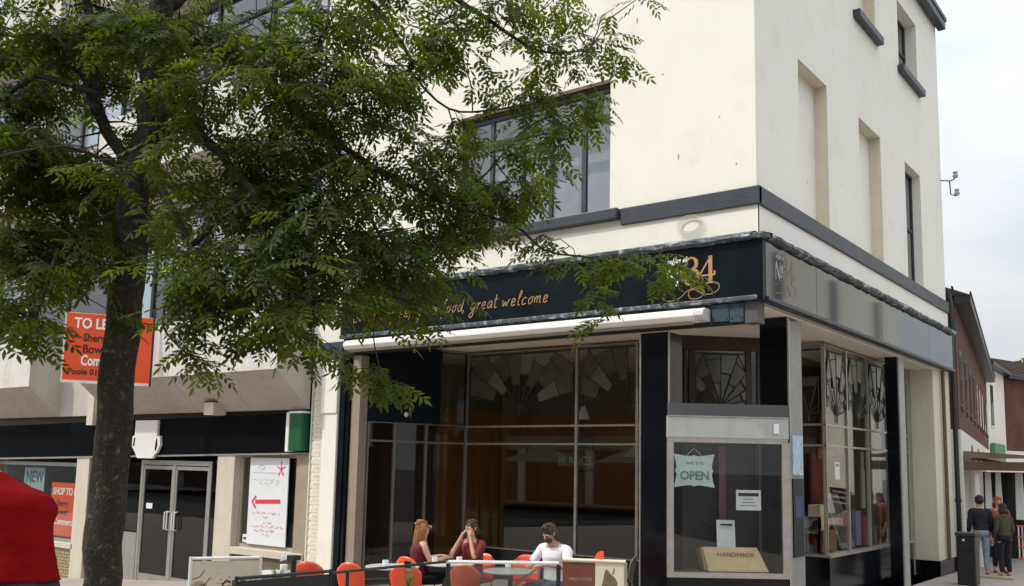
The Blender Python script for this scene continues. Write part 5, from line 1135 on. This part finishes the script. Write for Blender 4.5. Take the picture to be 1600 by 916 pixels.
# ------------------------------------------------------------------ tree
BLOBS=[(-3.55,-8.24,5.83,0.23,9),(-3.83,-8.26,6.21,0.18,5),(-3.24,-8.42,5.29,0.17,12),(-3.33,-8.43,4.93,0.28,21),(-2.75,-8.36,5.66,0.16,12),(-2.46,-8.16,5.8,0.23,16),(-2.77,-8.22,4.68,0.16,16),(-2.58,-8.58,4.7,0.14,14),(-3.07,-8.4,4.38,0.25,14),(-3.1,-7.95,4.62,0.26,23),(-3.38,-7.58,4.92,0.18,16),(-2.73,-8.56,3.85,0.26,25),(-2.38,-8.5,3.56,0.25,13),(-2.58,-8.19,3.86,0.22,18),(-2.34,-8.66,3.18,0.2,11),(-2.26,-8.61,3.25,0.14,6),(-3.16,-7.61,3.81,0.2,4),(-3.3,-7.55,4.39,0.24,16),(-3.14,-7.46,6.15,0.26,21),(-2.46,-7.39,5.74,0.32,13),(-1.48,-7.63,5.62,0.32,13),(-1.09,-7.98,4.91,0.29,12),(-0.99,-7.49,5.49,0.31,14),(-0.81,-7.11,5.59,0.32,14),(-0.69,-6.81,5.84,0.27,10),(-1.3,-7.41,5.1,0.29,9),(-0.69,-7.44,5,0.28,14),(-0.66,-6.94,5.22,0.32,14),(-0.68,-6.5,5.55,0.25,7),(-2.41,-7.25,5.11,0.32,10),(-1.1,-7.68,4.54,0.28,12),(-1,-7.36,4.67,0.31,16),(-0.82,-6.98,4.74,0.32,16),(-0.8,-6.5,5,0.31,12),(-0.66,-6.18,5.25,0.23,6),(-2.33,-7.22,4.55,0.29,10),(-0.98,-7.76,4.09,0.29,15),(-0.83,-7.4,4.15,0.3,16),(-0.65,-7.03,4.27,0.31,16),(-0.64,-6.55,4.44,0.3,14),(-0.65,-6.07,4.57,0.26,11),(-0.55,-5.76,4.75,0.23,7),(-2.3,-7.24,4.01,0.26,9),(-0.83,-7.95,3.63,0.24,13),(-0.65,-7.69,3.66,0.26,14),(-0.53,-7.37,3.76,0.27,14),(-0.55,-6.9,3.91,0.28,13),(-0.54,-6.4,4.07,0.27,12),(-0.49,-5.89,4.23,0.26,11),(-1.03,-8.06,3.35,0.15,7),(-0.76,-7.99,3.38,0.19,10),(-0.62,-7.76,3.4,0.19,10),(-0.4,-7.58,3.32,0.21,11),(-0.4,-7.22,3.47,0.22,11),(-0.89,-8.16,2.99,0.13,4),(-0.82,-8.07,2.84,0.09,2),(-0.49,-7.61,3.13,0.14,6),(-0.39,-7.39,3.01,0.14,5),(-0.67,-7.75,3.12,0.1,2),(-0.75,-6.13,6.08,0.29,8),(-0.59,-5.78,6.24,0.33,11),(-0.37,-5.39,6.43,0.31,10),(-0.14,-4.97,6.5,0.31,8),(-0.57,-5.96,5.85,0.21,6),(-0.48,-5.62,5.76,0.17,3),(0.04,-4.56,6.42,0.26,5),(0.03,-4.77,6.07,0.22,4),(0.1,-4.48,6.23,0.2,4),(0.15,-4.27,6.68,0.17,2),(0.47,-4.05,6.88,0.1,2),(-0.6,-6.41,5.39,0.2,5),(-0.43,-5.74,5.21,0.18,3),(-0.26,-5.4,5.44,0.18,3),(-0.13,-5.07,5.62,0.21,5),(0.06,-4.69,5.7,0.22,5),(0.26,-4.54,5.71,0.16,3),(-0.53,-5.79,5.04,0.21,6),(0,-4.93,5.38,0.21,5),(-0.14,-5.72,4.86,0.2,5),(-0.07,-5.43,4.99,0.21,5),(0.1,-5.05,5.01,0.19,5),(0.2,-5,5.19,0.17,3),(-0.09,-5.4,4.67,0.21,5),(-0.16,-5.68,4.52,0.26,9),(0.06,-5.15,4.68,0.12,2),(-0.39,-5.84,4.46,0.23,8),(-0.07,-5.69,4.22,0.17,4),(0.05,-5.37,4.39,0.14,2),(-0.5,-6.57,3.7,0.21,8),(-0.48,-6.76,3.43,0.16,5),(-0.34,-6.43,3.57,0.19,7),(-0.29,-6.17,3.8,0.19,6),(-0.15,-6.5,3.36,0.1,2),(-0.22,-6.08,3.59,0.15,3),(-0.52,-6.84,3.68,0.19,6),(-0.25,-6.88,2.86,0.13,4),(-0.16,-6.79,2.76,0.07,1),(-0.34,-6.93,2.76,0.06,1),(0.17,-5.24,4.19,0.12,2),(0.4,-5.17,4.06,0.13,3),(0.56,-5.15,3.9,0.12,3),(0.59,-5.09,3.67,0.09,3),(0.67,-5,3.45,0.05,1),(0.74,-4.9,3.95,0.13,3),(0.85,-4.69,3.94,0.13,3),(0.96,-4.48,3.98,0.12,3),(0.86,-4.53,3.85,0.07,2),(1.04,-4.42,3.97,0.08,2),(-3.59,-8.28,5.89,0.23,9),(-2.5,-7.36,6.14,0.24,5),(-2.43,-7.07,6.3,0.24,5),(-2.99,-7.36,6.18,0.2,7),(-3.73,-7.95,5.54,0.15,5),(-3.37,-7.72,5.85,0.16,7),(-1.86,-6.99,6.16,0.21,4),(-3.28,-8,5.6,0.18,7),(-3.27,-8.42,5.1,0.2,9),(-2.83,-7.24,4.69,0.15,7),(-2.74,-8.11,4.17,0.2,9),(-3.44,-7.72,5.49,0.11,2),(-2.73,-8.41,4.54,0.18,7),(-1.04,-7.29,4,0.21,4),(-1.78,-7.38,4.2,0.22,4),(-3.1,-7.47,5.56,0.17,7),(-2.91,-7.39,5.17,0.13,7),(-1.74,-8.27,4.39,0.15,7),(-2.87,-7.35,4.37,0.15,7),(-1.71,-8.28,5.38,0.18,9),(-1.45,-8.23,5.48,0.17,9),(-2.71,-7.27,5.41,0.2,14),(-3.44,-8.2,6.12,0.23,7),(-2.97,-8.08,6.04,0.2,7),(-3.26,-8.33,4.66,0.21,9),(-3.05,-8.13,4.39,0.22,9),(-3.02,-7.63,4.57,0.16,7),(-2.76,-8.35,4.01,0.2,9),(-2.55,-8.31,7.18,0.39,7),(-0.54,-7.82,6.49,0.34,7),(-3.05,-8.99,6.37,0.37,7),(-2.9,-8.07,6.39,0.4,7),(-0.92,-6.15,7.9,0.43,7),(-4.33,-7.89,7.88,0.46,7),(-2.28,-6.98,7.32,0.43,7),(-3.87,-8.47,7.1,0.42,7),(-3.59,-7.57,9.38,0.46,7),(-2.99,-6.8,7.73,0.46,7),(-0.94,-6.87,6.48,0.39,7),(-1.66,-5.7,8.56,0.47,7),(0.27,-7.12,7.64,0.35,7),(-2.87,-8.18,6.4,0.4,7),(-1.43,-7.06,8.01,0.41,7),(-2.55,-7.63,8.03,0.42,7),(-2.08,-6.73,6.97,0.43,7),(-1.28,-5.04,7.63,0.48,7),(-2.02,-6.34,9.09,0.46,7),(-0.35,-5.8,6.82,0.42,7),(-1.78,-6.24,8.91,0.45,7),(-0.59,-7.97,7.11,0.34,7),(0.17,-7.08,5.87,0.35,7),(-0.06,-7.22,7.07,0.36,7),(-3.75,-7.38,7.58,0.46,7),(-2.26,-9.21,6.42,0.34,7),(-1.89,-6.11,8.72,0.46,7),(-1,-4.95,8.54,0.48,7),(-2.85,-7.9,8.67,0.42,7),(-3.36,-8.92,7.96,0.39,7),(-0.41,-7.94,7.3,0.34,7),(-1.4,-5.47,8.94,0.47,7),(-0.33,-6.36,7.77,0.4,7),(-2.09,-7.14,7.41,0.42,7),(-5.45,-8.74,5.63,0.51,7),(-4.73,-9.12,6.17,0.47,7),(-5.96,-9.24,7.12,0.51,6),(-2.35,-9.77,4.8,0.36,7),(-2.49,-9.83,4.71,0.36,7),(-2.43,-9.62,4.59,0.36,7),(-4.44,-9.02,5.98,0.47,7),(-5.07,-9.13,5.03,0.47,7),(-5.13,-9.83,7.63,0.46,6),(-3.23,-9.03,6.51,0.43,6),(-3.4,-9.44,6.08,0.41,6),(-4.54,-9.46,6.24,0.45,6)]
LIMBS=[[(-2.76,-7.53,0.5,0.168),(-2.71,-7.59,1.1,0.156),(-2.59,-7.67,2.18,0.148),(-2.43,-7.74,3.37,0.14),(-2.28,-7.78,4.35,0.13),(-2.16,-7.78,4.89,0.118),(-2.07,-7.82,5.54,0.1),(-1.98,-7.85,6.19,0.09),(-1.91,-7.87,7.39,0.07),(-1.83,-7.84,8.4,0.04)],
[(-2.24,-7.76,4.35,0.06),(-2.47,-7.87,4.73,0.052),(-2.59,-8.02,5.08,0.048),(-2.61,-8.11,5.57,0.044),(-2.61,-8.2,6.17,0.038),(-2.54,-8.42,7.04,0.03)],
[(-2.42,-8.12,4.98,0.045),(-2.81,-8.12,5.44,0.016),(-3.21,-8.32,5.56,0.011),(-3.53,-8.56,5.58,0.015)],
[(-2.41,-8.14,5.11,0.03),(-2.78,-8.45,5.27,0.024),(-3.11,-8.55,5.13,0.015)],
[(-2.07,-7.84,5.65,0.09),(-1.78,-7.73,5.6,0.075),(-1.47,-7.6,5.52,0.07),(-1.17,-7.46,5.27,0.06),(-0.97,-7.27,5.02,0.045),(-0.77,-6.95,4.75,0.03),(-0.59,-6.53,4.55,0.022),(-0.37,-5.95,4.38,0.015),(0.01,-5.51,4.24,0.012),(0.22,-5.31,4.02,0.01),(0.47,-5.11,3.97,0.009),(0.83,-4.82,3.91,0.007),(0.96,-4.48,3.99,0.004)],
[(-2.12,-7.8,5.16,0.06),(-1.53,-7.78,4.76,0.045),(-1.05,-7.73,4.36,0.035),(-0.67,-7.64,3.97,0.025),(-0.47,-7.41,3.54,0.018),(-0.34,-7.37,3.15,0.012)],
[(-2.21,-7.78,4.67,0.05),(-1.51,-7.91,4.03,0.035),(-1.15,-7.96,3.72,0.03),(-0.88,-7.91,3.89,0.02),(-0.66,-7.77,4.08,0.012)],
[(-1.15,-7.96,3.72,0.02),(-1.04,-8.1,3.49,0.015),(-1.08,-8.2,3.19,0.01),(-0.99,-8.23,2.99,0.008),(-0.85,-8.09,2.81,0.006)],
[(-2.03,-7.84,5.86,0.07),(-1.73,-7.45,6.41,0.06),(-1.28,-6.77,6.7,0.045),(-0.85,-6.04,6.64,0.03),(-0.42,-5.41,6.34,0.02),(-0.11,-5.01,6.09,0.012),(0.18,-4.55,6.19,0.007)],
[(-1.59,-7.22,6.53,0.03),(-0.67,-6.83,6.06,0.025),(-0.63,-6.23,5.7,0.015),(-0.64,-6.22,5.59,0.012),(-0.51,-5.83,5.33,0.01),(-0.26,-5.39,5.41,0.008),(0.06,-4.81,5.66,0.006)],
[(-0.77,-6.95,4.75,0.02),(-0.56,-6.84,4.3,0.016),(-0.42,-6.67,3.89,0.012),(-0.34,-6.44,3.65,0.008),(-0.38,-6.78,3.23,0.006),(-0.23,-6.86,2.86,0.005)],
[(-0.37,-5.95,4.38,0.012),(-0.15,-5.7,4.69,0.009),(-0.02,-5.3,5.2,0.007),(0.06,-4.9,5.44,0.005)],
[(-2.29,-7.78,4.24,0.025),(-2.47,-8.02,4.07,0.018),(-2.55,-8.28,3.81,0.012),(-2.55,-8.62,3.51,0.015)],
[(-2.35,-8.38,3.74,0.018),(-2.25,-8.5,3.4,0.012),(-2.25,-8.57,3.08,0.008)],
[(-1.92,-7.86,7.34,0.06),(-1.73,-7.23,8.2,0.04),(-1.25,-6.43,8.68,0.025)],
[(-1.93,-7.87,6.51,0.05),(-2.84,-8.09,7.46,0.035),(-3.91,-8.38,8.13,0.02)],
[(-2.02,-7.85,5.97,0.06),(-1.36,-8.39,6.17,0.045),(-0.61,-8.71,6.21,0.03)],
[(-2.26,-7.79,4.45,0.016),(-2.16,-8.49,4.52,0.012),(-2.36,-9.22,4.2,0.01),(-3.11,-9.68,4.26,0.02)]]

tree = thing('street_tree', 'tall ash tree with feathery compound leaves in front of both buildings', 'tree', (-2.72, -7.55, .3))
def smooth_limb(L):
    P = [Vector(q[:3]) for q in L]; r = [q[3] for q in L]; Q = catmull(P, 4); rng = random.Random(int(P[0].x*1000))
    rad = [float(np.interp(i/4, range(len(r)), r)) for i in range(len(Q))]
    Q = [q+Vector((rng.uniform(-1, 1), rng.uniform(-1, 1), rng.uniform(-1, 1)))*min(.02, rad[i]*.35) for i, q in enumerate(Q)]
    return Q, rad
nodes = []; bl = B(); tr_ = None
for li, L in enumerate(LIMBS):
    Q, rad = smooth_limb(L); nodes += [(q, r_) for q, r_ in zip(Q, rad) if li]
    if li == 0:
        nodes += [(q, r_) for q, r_ in zip(Q, rad) if q.z > 4.2]
        base = [Q[0]-Vector((0, 0, .5))]+Q; tb = B().tube(catmull(base, 3), [float(np.interp(i_/3, range(len(rad)+1), [rad[0]*1.25]+rad)) for i_ in range(3*len(rad)+1)], 26)
        from mathutils import noise
        tb.v = [tuple(Vector(v)+Vector((noise.noise(Vector((v[0]*9, v[1]*9, v[2]*2.2))), noise.noise(Vector((v[0]*9+7, v[1]*9, v[2]*2.2))), 0))*.022+Vector((noise.noise(Vector(v)*30), noise.noise(Vector(v)*30+Vector((3, 0, 0))), 0))*.006) for v in tb.v]
        tb.build('trunk', BARK, tree, True)
    elif rad[0] >= .03: B().tube(Q, rad, 10).build('limb', BARK, tree, True)
    else: bl.tube(Q, rad, 6)
NP = np.array([tuple(n_[0]) for n_ in nodes]); NR = np.array([n_[1] for n_ in nodes])
# one compound leaf: rachis with pairs of pointed leaflets, in its own frame (x along, z up)
def leaf_template(seed):
    rg = random.Random(seed); v = []; f = []
    npair = rg.choice((4, 5, 5)); Lr = .23
    def leaflet(o, ang, l_, w, droop):
        d_ = Vector((math.cos(ang), math.sin(ang), -droop)); s_ = Vector((-math.sin(ang), math.cos(ang), 0)); k = len(v); o = Vector(o)
        up = Vector((0, 0, .18*w))
        v.extend([o, o+d_*l_*.38+s_*w/2-up, o+d_*l_*.42, o+d_*l_*.38-s_*w/2-up, o+d_*l_*.75+s_*w*.33-up*.6-Vector((0, 0, l_*.05)), o+d_*l_*.75-s_*w*.33-up*.6-Vector((0, 0, l_*.05)), o+d_*l_-Vector((0, 0, l_*.13))])
        f.extend([(k, k+2, k+1), (k, k+3, k+2), (k+1, k+2, k+6, k+4), (k+2, k+3, k+5, k+6)])
    for i in range(npair):
        x = .065+(Lr-.075)*i/(npair-1 or 1)*.95; z = -.35*x*x
        for sg in (-1, 1): leaflet((x, 0, z), sg*R_(rg.uniform(48, 66)), rg.uniform(.060, .082)*(1-.12*abs(i-1.5)/2), rg.uniform(.025, .033), rg.uniform(.05, .35))
    leaflet((Lr, 0, -.35*Lr*Lr), rg.uniform(-.1, .1), .08, .027, .25)
    k = len(v); v.extend([Vector((0, -.0018, 0)), Vector((0, .0018, 0)), Vector((Lr*.5, .0014, -.35*.013)), Vector((Lr*.5, -.0014, -.35*.013)), Vector((Lr, .001, -.35*Lr*Lr)), Vector((Lr, -.001, -.35*Lr*Lr))]); f.extend([(k, k+1, k+2, k+3), (k+3, k+2, k+4, k+5)])
    return np.array([tuple(p) for p in v]), f
TPL = [leaf_template(s_) for s_ in range(5)]
inst = []     # (template, 4x4)
rng = random.Random(77)
for (cx, cy, cz, rad, n_) in BLOBS:
    c = np.array((cx, cy, cz)); dd = np.linalg.norm(NP-c, axis=1)+.5*np.maximum(0, .012-NR)*10; i0 = int(np.argmin(dd)); a = Vector(NP[i0]); cc = Vector(c)
    if (cc-a).length > .12:
        mid = a.lerp(cc, .5)+Vector((rng.uniform(-.05, .05), rng.uniform(-.05, .05), .06*(cc-a).length)); bl.tube([a, mid, cc], [min(.012, NR[i0]*.8), .007, .004], 5, cap=False)
    for k in range(n_):
        th = rng.uniform(0, 6.283); e = Vector((math.cos(th), math.sin(th), rng.uniform(-.55, .35))).normalized()
        s0 = cc+Vector((rng.gauss(0, 1), rng.gauss(0, 1), rng.gauss(0, .75)))*rad*.62; l_ = rng.uniform(.5, .95)*min(rad*1.15, .42)+.06
        pts = [s0, s0+e*l_*.5-Vector((0, 0, .02)), s0+e*l_-Vector((0, 0, .10*l_/.4))]; bl.tube(pts, [.004, .003, .002], 4, cap=False)
        if (s0-cc).length > .06: bl.tube([cc, s0], [.004, .004], 4, cap=False)
        m_ = 4 if l_ < .25 else 6
        for q in range(m_+1):
            f_ = (q+.6)/(m_+1); p = pts[0].lerp(pts[1], f_*2) if f_ < .5 else pts[1].lerp(pts[2], f_*2-1)
            side = 1 if q % 2 else -1; az = math.atan2(e.y, e.x)+(side*R_(rng.uniform(35, 75)) if q < m_ else 0)
            pit = R_(rng.uniform(5, 50)); sc = rng.uniform(.70, 1.22)
            Mx = Matrix.Translation(p) @ Matrix.Rotation(az, 4, 'Z') @ Matrix.Rotation(pit, 4, 'Y') @ Matrix.Rotation(R_(rng.uniform(-35, 35)), 4, 'X') @ Matrix.Scale(sc, 4)
            inst.append((rng.randrange(5), Mx))
bl.build('branches', TWIG, tree, kind='stuff')
# the leaves that show largest stand as parts of their own, the rest is one mass
camI = cam.matrix_world.inverted(); f_mm = cam.data.lens
def in_view(p):
    q = camI @ p
    if q.z > -.5: return None
    x = 800+1468.49*q.x/-q.z; y = 539.35-1468.49*q.y/-q.z
    return -q.z if -20 < x < 1620 and -20 < y < 936 else None
dep = []
for i, (k, Mx) in enumerate(inst):
    z = in_view(Mx.translation)
    if z: dep.append((z/Mx.to_scale().x, i))
dep.sort(); near = set(i for _, i in dep[:290])
LMESH = []
for v, f in TPL:
    me = bpy.data.meshes.new('leaf'); me.from_pydata([tuple(p) for p in v], [], f); me.materials.append(LEAFM); me.update(); LMESH.append(me)
AV = []; AF = []; o_ = 0
for i, (k, Mx) in enumerate(inst):
    if i in near:
        o = bpy.data.objects.new('leaf', LMESH[k]); o.matrix_basis = Mx; COL.objects.link(o); o.parent = tree; o.matrix_parent_inverse = Matrix.Translation((-Vector((-2.72, -7.55, .3)))); continue
    v, f = TPL[k]; A = np.array(Mx); AV.append(v @ A[:3, :3].T+A[:3, 3]); AF += [tuple(a+o_ for a in q) for q in f]; o_ += len(v)
me = bpy.data.meshes.new('foliage'); me.from_pydata(np.concatenate(AV).tolist(), [], AF); me.materials.append(LEAFM); me.update()
fo = bpy.data.objects.new('foliage', me); link(fo, tree, kind='stuff'); print('leaves', len(inst), 'faces', len(AF))
# far tree over the roofs at the right edge
t = thing('distant_tree', 'small green tree crown showing above the roof of the farther brick house', 'tree', (-4.5, 66, 0)); b = B(); rg = random.Random(9)
for k in range(2600):
    p = Vector((rg.gauss(0, 1), rg.gauss(0, 1), rg.gauss(0, 1))); p = p.normalized()*rg.uniform(.5, 1)**.5; c = Vector((-4.8+4.5*p.x, 66+3*p.y, 9.0+2.3*p.z+.5*math.sin(3*p.x+1))); u = Vector((rg.uniform(-1, 1), rg.uniform(-1, 1), rg.uniform(-1, 1)))*.22; w = u.cross(Vector((rg.uniform(-1, 1), rg.uniform(-1, 1), 1)).normalized())
    b.quad(c-u, c+w, c+u, c-w)
b.build('crown', LEAFM, t, kind='stuff'); B().tube([(-4.8, 66, 0), (-4.8, 66, 8)], [.3, .15], 8).build('trunk', BARK, t)
